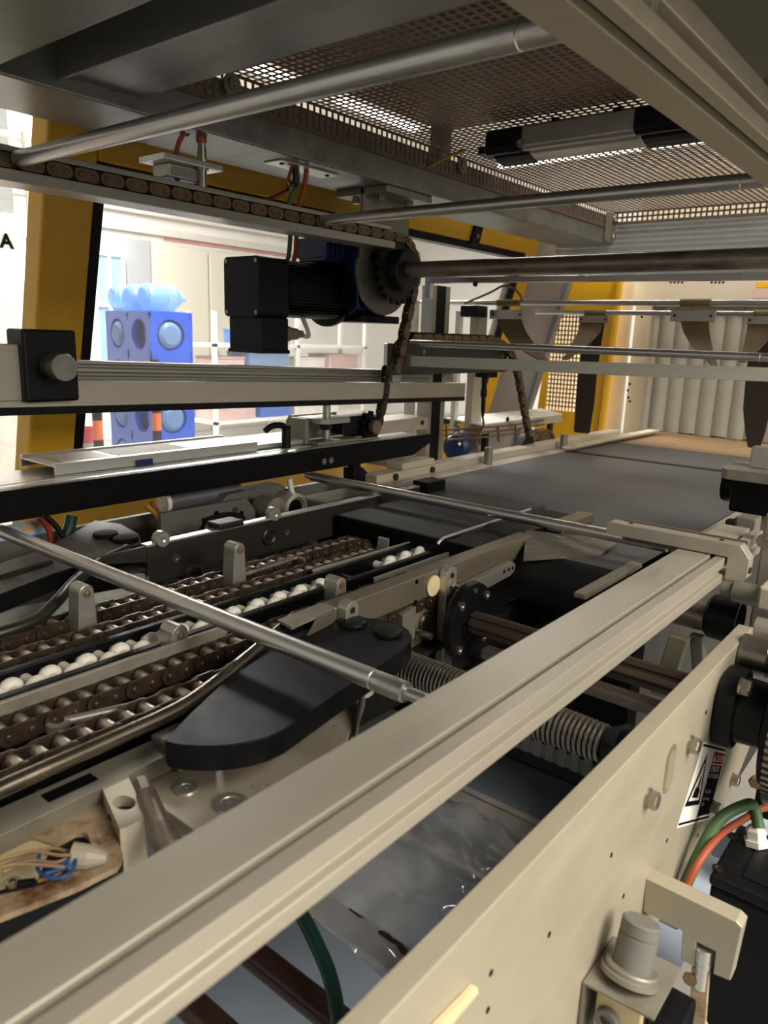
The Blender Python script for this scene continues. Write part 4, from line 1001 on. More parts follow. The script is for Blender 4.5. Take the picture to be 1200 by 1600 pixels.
def strip_belt(x0, x1, y0, y1, z, r):
    mb = MB(); pr = [(y1, z)]+[(y0+r*math.cos(math.radians(a)), z-r+r*math.sin(math.radians(a))) for a in range(90, 271, 15)]+[(y1, z-2*r)]
    n = len(pr); vs = [(x, a, b) for x in (x0, x1) for a, b in pr]
    mb.add(vs, [(i, i+1, n+i+1, n+i) for i in range(n-1)], True)
    mb.add([(x1, a, b) for a, b in pr], [tuple(range(n))]); mb.add([(x0, a, b) for a, b in pr], [tuple(range(n))])
    return mb
obj('belt_band', strip_belt(-1.105, -0.822, 1.215, 1.66, 1.106, 0.0025), M('infeed_rubber', '302f2e', 0.6, 0, 0.15, 20), nb)
obj('belt_band', strip_belt(-0.806, -0.724, 1.21, 1.62, 1.1055, 0.0025), 'belt_dark', nb)
obj('slider_bed', bx(-1.10, -0.73, 1.212, 1.252, 1.06, 1.1005), 'black_paint', nb, bevel=0.002)
obj('divider_edge', MB().tube([(-0.815, 1.19, 1.10), (-0.814, 1.205, 1.108), (-0.816, 1.25, 1.109), (-0.82, 1.58, 1.109)], 0.0032, 8), 'alu_bright', nb)
# far wooden-coloured slats entering the tunnel
tsl = thing('tunnel_conveyor', 'orange brown slatted conveyor at the tunnel mouth', 'conveyor', (-0.845, 3.3, 1.08))
y = 3.06; k = 1
while y < 3.60:
    obj('slat', bx(XL+0.0, XR+0.02, y, y+0.018, 1.086, 1.099), 'belt_wood' if k % 3 else 'belt_wood_dark', tsl, bevel=0.002, seg=1); y += 0.0235; k += 1
obj('slat_bed', bx(XL, XR, 3.05, 3.6, 1.06, 1.086), 'belt_dark', tsl)
# side strips and frame of the belt
M('perf', 'b5a99a', 0.45, 0.4, 0.12, 50, hex2='8a7264', mix2=(0.55, 0.8))
bfL = thing('belt_side_rail', 'beige frame beam with perforated strip along the left belt edge', 'frame', (-1.3, 2.3, 1.0))
obj('perforated_strip', bx(-1.295, -1.228, 1.58, 3.45, 1.094, 1.101), 'perf', bfL, bevel=0.001)
for i in range(20):
    y = 1.64+0.03*i
    obj('strip_slot', bx(-1.285, -1.245, y, y+0.012, 1.101, 1.1022), 'alu_bright', bfL)
obj('frame_beam', bx(-1.35, -1.296, 1.58, 3.3, 1.03, 1.122), 'cream', bfL, bevel=0.003)
for y in (2.11, 2.66):
    obj('stop_post', MB().lathe([(0, 0), (0.014, 0), (0.014, 0.052), (0.012, 0.056), (0, 0.056)], (-1.262, y, 1.101), (0, 0, 1), 18), 'alu_dull', bfL)
obj('beam_block', bx(-1.36, -1.30, 1.70, 1.86, 1.122, 1.142), 'cream', bfL, bevel=0.003)
for y in (1.66, 1.84): obj('beam_bolt', MB().hex((-1.296, y, 1.11), (1, 0, 0), 0.010, 0.008), 'steel_dark', bfL)
bfR = thing('belt_side_rail', 'grey frame with perforated strip along the right belt edge', 'frame', (-0.42, 2.0, 1.0))
obj('perforated_strip', bx(-0.460, -0.405, 1.50, 3.45, 1.094, 1.101), 'perf', bfR, bevel=0.001)
for i in range(16):
    y = 1.54+0.025*i
    obj('strip_slot', bx(-0.452, -0.418, y, y+0.006, 1.101, 1.1022), 'alu_bright', bfR)
obj('side_plate', bx(-0.405, -0.39, 1.2, 3.4, 0.3, 1.09), 'steel_dark', bfR)
obj('corner_strip', bx(-0.486, -0.464, 1.11, 1.36, 1.092, 1.101), M('strip_tan', '8a8272', 0.5, 0.3), bfR, bevel=0.002)
# foil tape between guide end and belt
fo = MB(); n = 26; c4 = [at(822, 828, Z=1.124), at(966, 846, Z=1.108), at(936, 869, Z=1.102), at(818, 877, Z=1.092)]
vs = []
for j in range(n+1):
    for i in range(n+1):
        u, v = i/n, j/n
        p = (c4[0]*(1-u)+c4[1]*u)*(1-v)+(c4[3]*(1-u)+c4[2]*u)*v
        vs.append(p+Vector((0, -0.0011 if j % 2 else 0.0, 0.0007 if j % 2 else 0.0))+Vector((random.uniform(-1, 1), random.uniform(-1, 1), random.uniform(-1, 1)))*0.0002)
fs = [(j*(n+1)+i, j*(n+1)+i+1, (j+1)*(n+1)+i+1, (j+1)*(n+1)+i) for j in range(n) for i in range(n)]
fo.add(vs+[v+Vector((0, 0.002, -0.001)) for v in vs], fs+[tuple(q+len(vs) for q in f[::-1]) for f in fs])
obj('foil_tape', fo, 'foil', label='crinkled silver foil tape between the right guide end and the belt', cat='tape')
# ------------------------------------------------------------------ front T-slot rail
fr_ = thing('slotted_rail', 'long beige slotted aluminium rail across the foreground', 'rail', (-0.294, 0.4, 1.1725))
prf = [(-0.327, 1.1725), (-0.327, 1.21), (-0.2815, 1.21), (-0.2805, 1.2005), (-0.2755, 1.2005), (-0.2745, 1.21), (-0.261, 1.21), (-0.261, 1.1955), (-0.268, 1.1935), (-0.268, 1.1865), (-0.261, 1.1845), (-0.261, 1.1725)]
obj('rail_body', MB().ext(prf, 'Y', -0.35, 1.32), 'alu_warm', fr_, bevel=0.0009)
bk = thing('end_bracket', 'beige aluminium bracket bar with chamfered end on the slotted rail', 'bracket', (-0.33, 1.11, 1.18))
bp = [(-0.438, 1.2115), (-0.2580, 1.2115), (-0.2580, 1.179), (-0.236, 1.179), (-0.229, 1.187), (-0.229, 1.214), (-0.243, 1.2315), (-0.433, 1.2315), (-0.438, 1.2285)]
obj('bracket_bar', MB().ext(bp, 'Y', 1.10, 1.124), 'alu_warm', bk, bevel=0.0012)
obj('rear_strip', bx(-0.420, -0.240, 1.1245, 1.130, 1.20, 1.2335), M('strip_brown', '6d5c4c', 0.5, 0.2), bk)
for x in (-0.405, -0.272): obj('bar_hole', MB().lathe([(0.0035, 0), (0.0035, 0.0006), (0, 0.0006)], (x, 1.114, 1.2315), (0, 0, 1), 12), 'ink', bk)
obj('end_screw', MB().lathe([(0, 0), (0.005, 0), (0.005, 0.002), (0, 0.002)], (-0.229, 1.108, 1.197), (1, 0, 0), 12), 'steel_dark', bk)

# ------------------------------------------------------------------ big side plate
PX0, PX1 = -0.2325, -0.213
sp_ = thing('side_plate', 'thick beige aluminium side plate with hex bolts and warning sticker', 'plate', (-0.22, 0.5, 0.5))
poly = [(-0.15, 1.116), (1.109, 1.116), (1.116, 1.10), (1.126, 1.05), (1.2, 1.0), (1.222, 0.878), (1.15, 0.845), (0.955, 0.805), (0.915, 0.80), (0.60, 0.85), (-0.15, 0.85)]
obj('plate_body', MB().ext(poly, 'X', PX0, PX1), 'alu_plate', sp_, bevel=0.0012)
for (px, py, r) in ((1020, 1250, 0.0098), (1085, 1165, 0.0098), (1149, 1219, 0.0085), (1118, 1262, 0.0085)):
    q = at(px, py, X=PX1+0.006)
    b_ = obj('plate_bolt', MB().hex((PX1+0.0025, q.y, q.z), (1, 0, 0), r, 0.0095), 'steel_bolt', sp_)
    obj('washer', MB().lathe([(0, 0), (r*1.12, 0), (r*1.12, 0.0025), (0, 0.0025)], (PX1, q.y, q.z), (1, 0, 0), 20), 'steel_bolt', b_)
q = at(1046, 1201, X=PX1)
sl = []
for a in range(0, 361, 15):
    c_, s_ = math.cos(math.radians(a)), math.sin(math.radians(a)); sl.append((q.y+0.0155*c_, q.z+0.0155*s_+(0.014 if s_ > 0 else -0.014)))
so = obj('slot_hole', MB().ext(sl, 'X', PX1-0.0002, PX1+0.0006), M('slot_shade', '8a8064', 0.5, 0.3), sp_)
sl2 = [(q.y+(a-q.y)*0.72+0.002, q.z+(b-q.z)*0.8-0.002) for a, b in sl]
obj('slot_depth', MB().ext(sl2, 'X', PX1+0.0006, PX1+0.0009), M('slot_inner', 'b8ad92', 0.4, 0.5), so)
for (px, py) in ((955, 1336), (974, 1400), (1042, 1313), (1090, 1305), (767, 1520), (858, 1460), (762, 1578), (1103, 1113)):
    q = at(px, py, X=PX1)
    obj('tapped_hole', MB().lathe([(0.0028, 0), (0.0028, 0.0004), (0, 0.0004)], (PX1, q.y, q.z), (1, 0, 0), 10), 'ink', sp_)
# warning sticker
c = [at(1099, 1159, X=PX1), at(1135, 1169, X=PX1), at(1107, 1280, X=PX1), at(1057, 1294, X=PX1)]
TY0, TY1, TZ0, TZ1 = (c[0].y+c[3].y)/2, (c[1].y+c[2].y)/2, (c[2].z+c[3].z)/2, (c[0].z+c[1].z)/2
TY0, TY1 = 0.876, 1.046; TZ1, TZ0 = 0.990, 0.893
def stp(u, v, e): return Vector((PX1+e, c[0].y*(1-u)*(1-v)+c[1].y*u*(1-v)+c[2].y*u*v+c[3].y*(1-u)*v, c[0].z*(1-u)*(1-v)+c[1].z*u*(1-v)+c[2].z*u*v+c[3].z*(1-u)*v))
wsx = thing('warning_sticker', 'white and black CAUTION sticker with warning triangle on the side plate', 'sticker', stp(.5, 1, 0))
def patch(name, pts, e, mat): return obj(name, MB().prism([stp(u, v, e) for u, v in pts], (0.00012, 0, 0)), mat, wsx)
patch('sheet', [(0, 0), (1, 0), (1, 1), (0, 1)], 0.0002, 'paper')
patch('border_line', [(0.02, 0.02), (0.98, 0.02), (0.98, 0.05), (0.02, 0.05)], 0.0004, 'ink')
patch('border_line', [(0.02, 0.945), (0.98, 0.945), (0.98, 0.975), (0.02, 0.975)], 0.0004, 'ink')
patch('red_field', [(0.53, 0.08), (0.98, 0.08), (0.98, 0.235), (0.53, 0.235)], 0.0004, 'sticker_red')
patch('black_field', [(0.53, 0.25), (0.98, 0.25), (0.98, 0.92), (0.53, 0.92)], 0.0004, 'ink')
patch('warning_triangle', [(0.26, 0.12), (0.50, 0.76), (0.03, 0.76)], 0.0004, 'ink')
patch('triangle_inner', [(0.265, 0.23), (0.43, 0.70), (0.10, 0.70)], 0.0006, 'paper')
patch('hand_symbol', [(0.17, 0.66), (0.20, 0.52), (0.25, 0.55), (0.27, 0.40), (0.30, 0.40), (0.31, 0.54), (0.36, 0.58), (0.35, 0.67)], 0.0008, 'ink')
ex = (stp(1, .15, 0)-stp(0, .15, 0)).normalized(); ey = (stp(.5, 0, 0)-stp(.5, 1, 0)).normalized()
sw = (stp(1, .15, 0)-stp(0, .15, 0)).length
def stx(body, u, v, size, mat): text_part('lettering', body, size, stp(u, v, 0.0007), ex, ey, mat, wsx, 0.0001, sx=0.85)
patch('alert_mark', [(0.60, 0.115), (0.645, 0.21), (0.555, 0.21)], 0.0006, 'paper')
stx('CAUTION', 0.665, 0.205, sw*0.085, 'paper')
stx('OPERATOR', 0.57, 0.34, sw*0.075, 'paper')
stx('NOT TO BE USED', 0.56, 0.42, sw*0.055, 'paper')
stx('Keep hands', 0.58, 0.62, sw*0.055, 'paper'); stx('clear of moving', 0.56, 0.71, sw*0.05, 'paper'); stx('parts', 0.58, 0.78, sw*0.05, 'paper')

# flange bearing, pulley and cylinder on the plate
fbz, fby = 1.047, 0.985
fbg = thing('flange_bearing', 'black flange bearing housing bolted to the outside of the side plate', 'bearing', (-0.2, fby, 0.98))
def oct_(ro, rs, cy, cz, n=40, k=3.0):
    o = []
    for i in range(n):
        a = 2*PI*i/n; c_, s_ = math.cos(a), math.sin(a); q = (abs(c_)**k+abs(s_)**k)**(1/k); o.append((cy+ro*c_/q, cz+rs*s_/q))
    return o
obj('flange', MB().ext(oct_(0.045, 0.050, fby, fbz), 'X', PX1, PX1+0.026), 'black_plastic', fbg, bevel=0.004, seg=3)
obj('boss', MB().lathe([(0.043, 0), (0.041, 0.03), (0.037, 0.034), (0.028, 0.034), (0.025, 0.022), (0, 0.022)], (PX1+0.026, fby, fbz), (1, 0, 0), 32), 'black_plastic', fbg)
q = at(1157, 1072, X=-0.186)
fb_ = obj('housing_bolt', MB().hex((PX1+0.029, q.y, q.z), (1, 0, 0), 0.0098, 0.010), 'steel_bolt', fbg)
obj('washer', MB().lathe([(0, 0), (0.0108, 0), (0.0108, 0.003), (0, 0.003)], (PX1+0.026, q.y, q.z), (1, 0, 0), 18), 'steel_bolt', fb_)
py_ = thing('toothed_pulley', 'steel toothed pulley at the right picture edge beside the bearing', 'pulley', (-0.13, 1.0, 0.9))
n = 72; pr_ = []
for i in range(n):
    for da, rr in ((0, 0.104), (0.45, 0.104), (0.5, 0.110), (0.95, 0.110)):
        a = 2*PI*(i+da)/n; pr_.append((1.0+rr*math.cos(a), 1.047+rr*math.sin(a)))
obj('toothed_rim', MB().ext(pr_, 'X', -0.140, -0.112), 'steel', py_)
obj('web', MB().cyl((-0.15, 1.0, 1.047), (-0.14, 1.0, 1.047), 0.09, 40), 'black_paint', py_)
obj('stub_shaft', MB().cyl((-0.165, 1.0, 1.047), (-0.10, 1.0, 1.047), 0.022, 20), 'steel', py_)
rl = thing('steel_bush', 'polished steel bush on the side plate above the bearing', 'bush', (-0.19, 1.03, 1.07))
obj('bush', MB().lathe([(0, 0), (0.024, 0), (0.026, 0.002), (0.026, 0.036), (0.024, 0.04), (0.018, 0.04), (0.016, 0.037), (0.009, 0.037), (0.009, 0.046), (0, 0.046)], (PX1, 1.052, 1.098), (1, 0, 0), 28), 'steel', rl)
# cross shaft beyond the plate end, spacer blocks
cs = thing('cross_stub', 'grey round stub shaft beyond the end of the side plate', 'shaft', (-0.18, 1.16, 1.09))
obj('stub', MB().cyl((-0.215, 1.135, 1.105), (-0.05, 1.135, 1.105), 0.019, 20), 'alu_dull', cs)
obj('cream_block', bx(-0.222, -0.12, 1.15, 1.22, 1.13, 1.165), 'cream', label='cream spacer block above the end of the side plate', cat='block', bevel=0.004)
rp_ = thing('end_plate', 'upright grey end plate with bolt at the right edge', 'plate', (-0.2, 1.22, 1.05))
obj('plate', bx(-0.245, -0.1, 1.24, 1.265, 1.05, 1.255), 'alu_dull', rp_, bevel=0.003)
q = at(1195, 845, Y=1.24)
obj('plate_bolt', MB().lathe([(0, 0), (0.012, 0), (0.012, 0.004), (0.007, 0.004), (0.007, 0.01), (0, 0.01)], (q.x, 1.24, q.z), (0, -1, 0), 18), 'steel_bolt', rp_)
# inner bearing and its shafts
ib = thing('inner_bearing', 'black cup-shaped bearing on a shaft behind the side plate', 'bearing', (-0.28, 1.25, 1.02))
obj('cup', MB().lathe([(0, 0), (0.030, 0), (0.036, 0.006), (0.038, 0.05), (0.034, 0.05), (0.030, 0.02), (0, 0.02)], (-0.31, 1.25, 1.07), (1, 0, 0), 28), 'black_plastic', ib)
obj('shaft', MB().cyl((-0.46, 1.25, 1.062), (-0.30, 1.25, 1.062), 0.021, 20), 'steel_shaft', ib)
obj('hex_bolt', MB().hex((-0.275, 1.17, 1.015), (0, -1, 0.3), 0.011, 0.012), 'steel_bolt', ib)
obj('stub_roller', MB().lathe([(0, 0), (0.012, 0), (0.012, 0.018), (0.017, 0.018), (0.017, 0.06), (0, 0.06)], (-0.285, 1.21, 1.132), (1, 0, 0), 20), 'alu_dull', ib)
obj('strut', MB().obox((-0.345, 1.2, 0.985), (0.03, 0, 0), (0, 0.02, 0), (0.02, 0, 0.11)), 'plate_olive', ib, bevel=0.002)
obj('strut', MB().obox((-0.31, 1.24, 0.985), (0.02, 0, 0), (0, 0.02, 0), (-0.02, 0, 0.1)), 'alu_dull', ib, bevel=0.002)
# right clamp assembly (mirror of the left one)
rc = thing('post_clamp', 'grey post clamp with black cup at the right edge above the belt', 'clamp', (-0.37, 1.66, 1.1))
obj('clamp_plate', MB().ext([(-0.415, 1.62), (-0.40, 1.60), (-0.28, 1.60), (-0.28, 1.74), (-0.415, 1.74)], 'Z', 1.240, 1.262), 'alu_dull', rc, bevel=0.002)
obj('post', bx(-0.372, -0.335, 1.655, 1.69, 1.262, 1.305), 'alu_grey', rc, bevel=0.002)
obj('cup', MB().lathe([(0, 0), (0.034, 0), (0.036, 0.006), (0.030, 0.05), (0, 0.055)], (-0.425, 1.70, 1.213), (1, 0, 0), 26), 'black_paint', rc)
obj('hub', bx(-0.395, -0.30, 1.63, 1.73, 1.17, 1.24), 'black_paint', rc, bevel=0.006)
obj('column', bx(-0.365, -0.345, 1.50, 1.52, 1.08, 1.18), 'steel_dark', rc, bevel=0.003)
obj('grey_lug', bx(-0.335, -0.30, 1.45, 1.49, 1.13, 1.20), 'alu_dull', rc, bevel=0.003)
chain('black roller chain beside the right edge of the belt', [(1.39, 1.14), (1.78, 1.14)], -0.375, 0.022, 'chain_steel', 'chain_roller', 'flight chains')

# ------------------------------------------------------------------ splined shaft, springs
ss = thing('splined_shaft', 'rusty splined drive shaft passing under the slotted rail', 'shaft', (-0.42, 1.0, 1.02))
n = 8; pr_ = []
for i in range(n):
    for da, rr in ((0, 0.0155), (0.28, 0.0155), (0.36, 0.019), (0.92, 0.019)):
        a = 2*PI*(i+da)/n; pr_.append((1.0+rr*math.cos(a), 1.047+rr*math.sin(a)))
obj('spline', MB().ext(pr_, 'X', -0.605, -0.20), M('spline_rust', '6e5f52', 0.38, 0.8, 0.25, 20, (.1, 1, 1), hex2='4a3022', mix2=(0.5, .75)), ss)
fl_ = thing('shaft_flange', 'round black flange with socket screws at the splined shaft end', 'flange', (-0.62, 1.02, 0.95))
obj('disc', MB().lathe([(0, 0), (0.066, 0), (0.068, 0.003), (0.066, 0.014), (0.034, 0.016), (0.032, 0.024), (0, 0.024)], (-0.632, 1.015, 1.04), (1, 0, 0), 36), 'black_plastic', fl_)
for a in (45, 135, 225, 315):
    obj('socket_screw', MB().lathe([(0, 0), (0.0075, 0), (0.0075, 0.005), (0.004, 0.005), (0, 0.002)], (-0.618, 1.015+0.054*math.cos(math.radians(a)), 1.04+0.054*math.sin(math.radians(a))), (1, 0, 0), 14), 'steel_bolt', fl_)
def spring(name, label, x0, x1, y, z, r0, r1, n):
    t = thing(name, label, 'spring', ((x0+x1)/2, y, z-r0), group='ribbed spring rolls')
    obj('core', MB().cyl((x0, y, z), (x1, y, z), r0*0.72, 20, r1*0.72), 'steel_dark', t)
    dx_ = (x1-x0)/n
    for i in range(n):
        r = r0+(r1-r0)*i/n
        obj('coil', MB().lathe([(r*0.75, 0), (r*0.97, dx_*0.14), (r, dx_*0.45), (r*0.97, dx_*0.76), (r*0.75, dx_*0.9)], (x0+dx_*i, y, z), (1, 0, 0), 26), M('coil_steel', '8f887e', 0.3, 0.85, 0.1, 40), t)
    return t
spring('spring_roll', 'coiled steel spring roll beside the black wedge shoe', -0.603, -0.465, 0.80, 1.038, 0.0255, 0.0245, 22)
spring('spring_roll', 'coiled steel spring roll in the gap right of the slotted rail', -0.425, -0.292, 0.80, 1.036, 0.0270, 0.0235, 20)
obj('spring_hub', MB().lathe([(0, 0), (0.02, 0), (0.026, 0.01), (0.032, 0.02), (0.032, 0.052), (0, 0.058)], (-0.292, 0.80, 1.036), (1, 0, 0), 26), 'black_plastic', label='black rubber hub at the end of the right spring roll', cat='hub')

# black backdrop added for the dark void below
inn = thing('inner_backdrop', 'added black inner bulkhead under the belt nose', 'backdrop', (-0.5, 1.4, 0.4))
obj('rear_backdrop', bx(-1.2, -0.41, 1.42, 1.44, 0.55, 0.985), 'black_paint', inn)  # added so that the gap under the belt renders black
obj('left_backdrop', bx(-0.70, -0.69, 0.72, 1.42, 0.90, 0.98), 'steel_dark', inn)
obj('cross_tube', bx(-0.66, -0.24, 1.12, 1.15, 0.925, 0.945), 'steel_shaft', inn, bevel=0.003)
cd = thing('cable_duct', 'black slotted cable duct below the right spring roll', 'duct', (-0.4, 0.88, 0.92))
obj('duct_body', bx(-0.50, -0.24, 0.905, 0.94, 0.90, 0.918), 'black_plastic', cd)
obj('duct_lip', bx(-0.50, -0.24, 0.903, 0.907, 0.945, 0.952), 'black_plastic', cd)
for i in range(13):
    x = -0.49+0.019*i
    obj('duct_finger', bx(x, x+0.011, 0.903, 0.907, 0.918, 0.945), M('duct_grey', '6a665f', 0.5), cd)

# ------------------------------------------------------------------ below: film, rollers, bars
ub_ = thing('lower_tray', 'grey blue sheet metal tray deep below the slotted rail', 'tray', (-0.5, 0.8, 0.55))
obj('tray_sheet', bx(-1.18, -0.2326, -0.2, 1.415, 0.55, 0.555), 'under_grey', ub_)
obj('tray_wall', bx(-1.18, -1.175, -0.2, 1.40, 0.555, 0.60), 'under_grey', ub_)
for y, w in ((0.915, 0.022), (1.015, 0.02), (1.045, 0.035), (1.085, 0.016)):
    obj('cross_bar', bx(-1.1, -0.233, y, y+w, 0.66, 0.672), M('bar_beige', 'd5cec5', 0.5, 0.1), ub_, bevel=0.002)
for k, (y, lab) in enumerate(((0.605, 'brown plastic roller farthest under the film below the rail'), (0.495, 'brown plastic roller in the middle below the rail'), (0.405, 'brown plastic roller nearest to the bottom edge'))):
    t = thing('brown_roller', lab, 'roller', (-0.45, y, 0.76), group='brown film rollers')
    obj('roller_tube', MB().cyl((-0.675, y, 0.78), (-0.236, y, 0.78), 0.0165, 22), 'brown_roller', t)
    obj('axle', MB().cyl((-0.682, y, 0.78), (-0.233, y, 0.78), 0.006, 10), 'steel', t)
clear_mat('clear_film', (0.90, 0.94, 0.99), haze=0.42, rough=0.08, fac=0.9, fmax=0.5)
random.seed(11)
nx_, ny_ = 36, 44; vs = []; import mathutils
for j in range(ny_+1):
    for i in range(nx_+1):
        u, v = i/nx_, j/ny_
        x = -0.67+0.43*u; y = 0.545+0.36*v+0.02*math.sin(5*u)
        z = 0.80-0.03*v+0.018*mathutils.noise.noise(Vector((x*14, y*9, 1.3)))+0.014*mathutils.noise.noise(Vector((x*45+3*y*10, y*26, 4.1)))+0.008*mathutils.noise.noise(Vector((x*110, y*70, 9)))
        if v < 0.12: z = max(z, 0.800)
        vs.append((x, y, z))
fs = [(j*(nx_+1)+i, j*(nx_+1)+i+1, (j+1)*(nx_+1)+i+1, (j+1)*(nx_+1)+i) for j in range(ny_) for i in range(nx_)]
fm = MB(); fm.add(vs, fs, True)
obj('plastic_film', fm, 'clear_film', label='crumpled clear plastic film lying over the brown rollers', cat='film')
g0 = [at(468, 1425, Z=0.86), at(492, 1470, Z=0.85), at(515, 1525, Z=0.84), at(528, 1590, Z=0.83), at(530, 1650, Z=0.83)]
cable('hose', [at(440, 1390, Z=0.87)]+g0, 0.0085, 'dark_green_cable', 'dark green hose hanging over the brown rollers')

# ------------------------------------------------------------------ deck plate and lower left group
dk = thing('deck_plate', 'pale beige deck plate with countersunk screws under the black wedge', 'plate', (-0.6, 0.5, 1.0))
obj('plate_body', MB().ext([(-0.665, 0.40), (-0.60, 0.385), (-0.42, 0.385), (-0.42, 0.45), (-0.53, 0.605), (-0.575, 0.68), (-0.60, 0.72), (-0.665, 0.72)], 'Z', 1.018, 1.03), M('deck_beige', 'b3a995', 0.45, 0.35, 0.06, 20, hex2='7d7264', mix2=(0.62, 0.8), scale2=40), dk, bevel=0.001)
for (px, py, r) in ((290, 1232, 0.0135), (360, 1255, 0.0185)):
    q = at(px, py, Z=1.031)
    obj('deck_screw', MB().lathe([(0, 0), (r, 0), (r*0.92, 0.0025), (r*0.55, 0.0025), (r*0.5, 0.0015), (r*0.25, 0.0015), (0, 0.0002)], (q.x, q.y, 1.03), (0, 0, 1), 26), 'alu_grey', dk)
obj('gusset', MB().prism([(-0.575, 0.683, 1.03), (-0.528, 0.608, 1.03), (-0.528, 0.608, 0.98), (-0.575, 0.683, 1.075)], (0.004, 0.003, 0)), 'alu_grey', dk, bevel=0.0005)
obj('dark_void_box', bx(-0.655, -0.535, 0.02, 0.384, 0.93, 0.965), 'steel_dark', dk, bevel=0.004)  # dark box added to fill the dark void under the plate
obj('deck_side', bx(-0.672, -0.666, 0.18, 0.72, 0.985, 1.045), 'alu_dull', dk)
lpf = thing('slide_profile', 'dull grey slotted slide profile below the steel guide tube', 'profile', (-0.65, 0.3, 1.03))
obj('profile_body', bx(-0.668, -0.628, 0.10, 0.43, 1.032, 1.052), 'alu_dull', lpf, bevel=0.001)
obj('profile_slot', bx(-0.658, -0.642, 0.30, 0.352, 1.052, 1.0528), 'ink', lpf)
obj('rear_block', bx(-0.668, -0.615, 0.43, 0.48, 1.032, 1.06), 'alu_dull', lpf, bevel=0.003)
obj('block_bolt', MB().hex((-0.615, 0.455, 1.046), (1, 0, 0), 0.008, 0.009), 'copper', lpf)
# rusty connection plate with wires
rz = 1.034
rw = thing('rusty_plate', 'rust stained connection plate with cut-out at the lower left edge', 'plate', (-0.6, 0.28, 1.0))
R_ = lambda px, py, z=rz: at(px, py, Z=z)
o4 = [R_(-60, 1350), R_(40, 1285), R_(152, 1222), R_(192, 1335), R_(186, 1352), R_(120, 1385), R_(0, 1432), R_(-60, 1455)]
cut = [R_(-30, 1352), R_(44, 1305), R_(85, 1318), R_(122, 1298), R_(136, 1302), R_(150, 1335), R_(140, 1352), R_(60, 1385), R_(-30, 1405)]
def ringfill(outer, inner, z, th, name, mat, par):
    """plate with a hole: match each outer point with inner ones by angle"""
    cx = sum(p.x for p in inner)/len(inner); cy = sum(p.y for p in inner)/len(inner)
    def resample(poly, n=48):
        out = []
        for k in range(n):
            a = 2*PI*k/n; d = Vector((math.cos(a), math.sin(a))); best = None
            for i in range(len(poly)):
                p, q = poly[i], poly[(i+1) % len(poly)]
                ax, ay, bx_, by = p.x-cx, p.y-cy, q.x-p.x, q.y-p.y
                den = d.x*by-d.y*bx_
                if abs(den) < 1e-12: continue
                t = (ax*by-ay*bx_)/den; s = (ax*d.y-ay*d.x)/den
                if t > 0 and -1e-6 <= s <= 1+1e-6 and (best is None or t > best): best = t
            out.append((cx+d.x*(best or 0), cy+d.y*(best or 0)))
        return out
    A = resample(outer); B = resample(inner); n = len(A); mb = MB()
    vs = [(x, y, z) for x, y in A]+[(x, y, z) for x, y in B]+[(x, y, z-th) for x, y in A]+[(x, y, z-th) for x, y in B]
    fs = []
    for i in range(n):
        j = (i+1) % n
        fs += [(i, j, n+j, n+i), (n+i, n+j, 3*n+j, 3*n+i), (i, 2*n+i, 2*n+j, j), (2*n+i, 3*n+i, 3*n+j, 2*n+j)]
    return obj(name, mb.add(vs, fs), mat, par)
ringfill(o4, cut, rz, 0.006, 'plate_body', 'rust', rw)
obj('box_wall', MB().prism([v-Vector((0, 0, 0.006)) for v in o4], (0, 0, -0.05)), 'black_paint', rw)
inx = [R_(-25, 1360, 1.027), R_(42, 1313, 1.027), R_(80, 1325, 1.027), R_(60, 1375, 1.027), R_(-25, 1400, 1.027)]
obj('inner_card', MB().prism(inx, (0, 0, 0.003)), 'badge', rw)
for (px, py) in ((95, 1271), (160, 1315), (62, 1238), (58, 1263)):
    q = R_(px, py)
    obj('screw', MB().lathe([(0, 0), (0.0045, 0), (0.004, 0.002), (0, 0.002)], q, (0, 0, 1), 12), 'copper', rw)
pc = thing('wire_connector', 'cream ribbed wire connector lying in the rusty plate cut-out', 'connector', R_(125, 1330))
a, b = R_(112, 1337, 1.045), R_(152, 1340, 1.042)
obj('cap', MB().lathe([(0, 0), (0.0115, 0), (0.0105, 0.014), (0.007, 0.024), (0.0045, 0.03), (0, 0.031)], a, b-a, 12, False), 'cream', pc)
for k, pts in enumerate(([(0, 1350), (40, 1335), (80, 1326), (110, 1332)], [(5, 1362), (45, 1345), (85, 1348), (108, 1340)], [(10, 1340), (50, 1330), (90, 1336), (112, 1336)], [(0, 1355), (30, 1350), (70, 1352), (100, 1355)])):
    cable('wire', [R_(px, py, 1.046+0.003*k) for px, py in pts], 0.0016, 'tan_wire', ['tan wire entering the cream connector from above', 'tan wire entering the cream connector from below', 'tan wire crossing the middle of the cut-out', 'tan wire ending short of the connector'][k], 8)
for k, pts in enumerate(([(62, 1330), (60, 1360), (85, 1372), (112, 1362), (118, 1335), (105, 1330)], [(58, 1350), (85, 1355), (105, 1345), (112, 1332)], [(70, 1365), (95, 1358), (110, 1350)])):
    cable('wire', [R_(px, py, 1.048+0.002*k) for px, py in pts], 0.0017, 'blue_wire', ['blue wire looped around the cream connector', 'blue wire crossing behind the cream connector', 'short blue wire end below the cream connector'][k], 8)
cable('wire', [R_(60, 1376, 1.04), R_(80, 1370, 1.043), R_(95, 1362, 1.044)], 0.0018, 'yellow_cable', 'thin yellow green earth wire in the cut-out', 8)
obj('ring_terminal', MB().ring(R_(20, 1381, 1.036), (0, 0, 1), 0.0062, 0.003, 0.003, 16), 'steel_bolt', label='small ring terminal screwed to the rusty plate', cat='terminal')
obj('terminal_sleeve', MB().cyl(R_(28, 1381, 1.040), R_(54, 1378, 1.040), 0.0035, 10), 'black_plastic', label='black terminal sleeve beside the ring terminal', cat='sleeve')
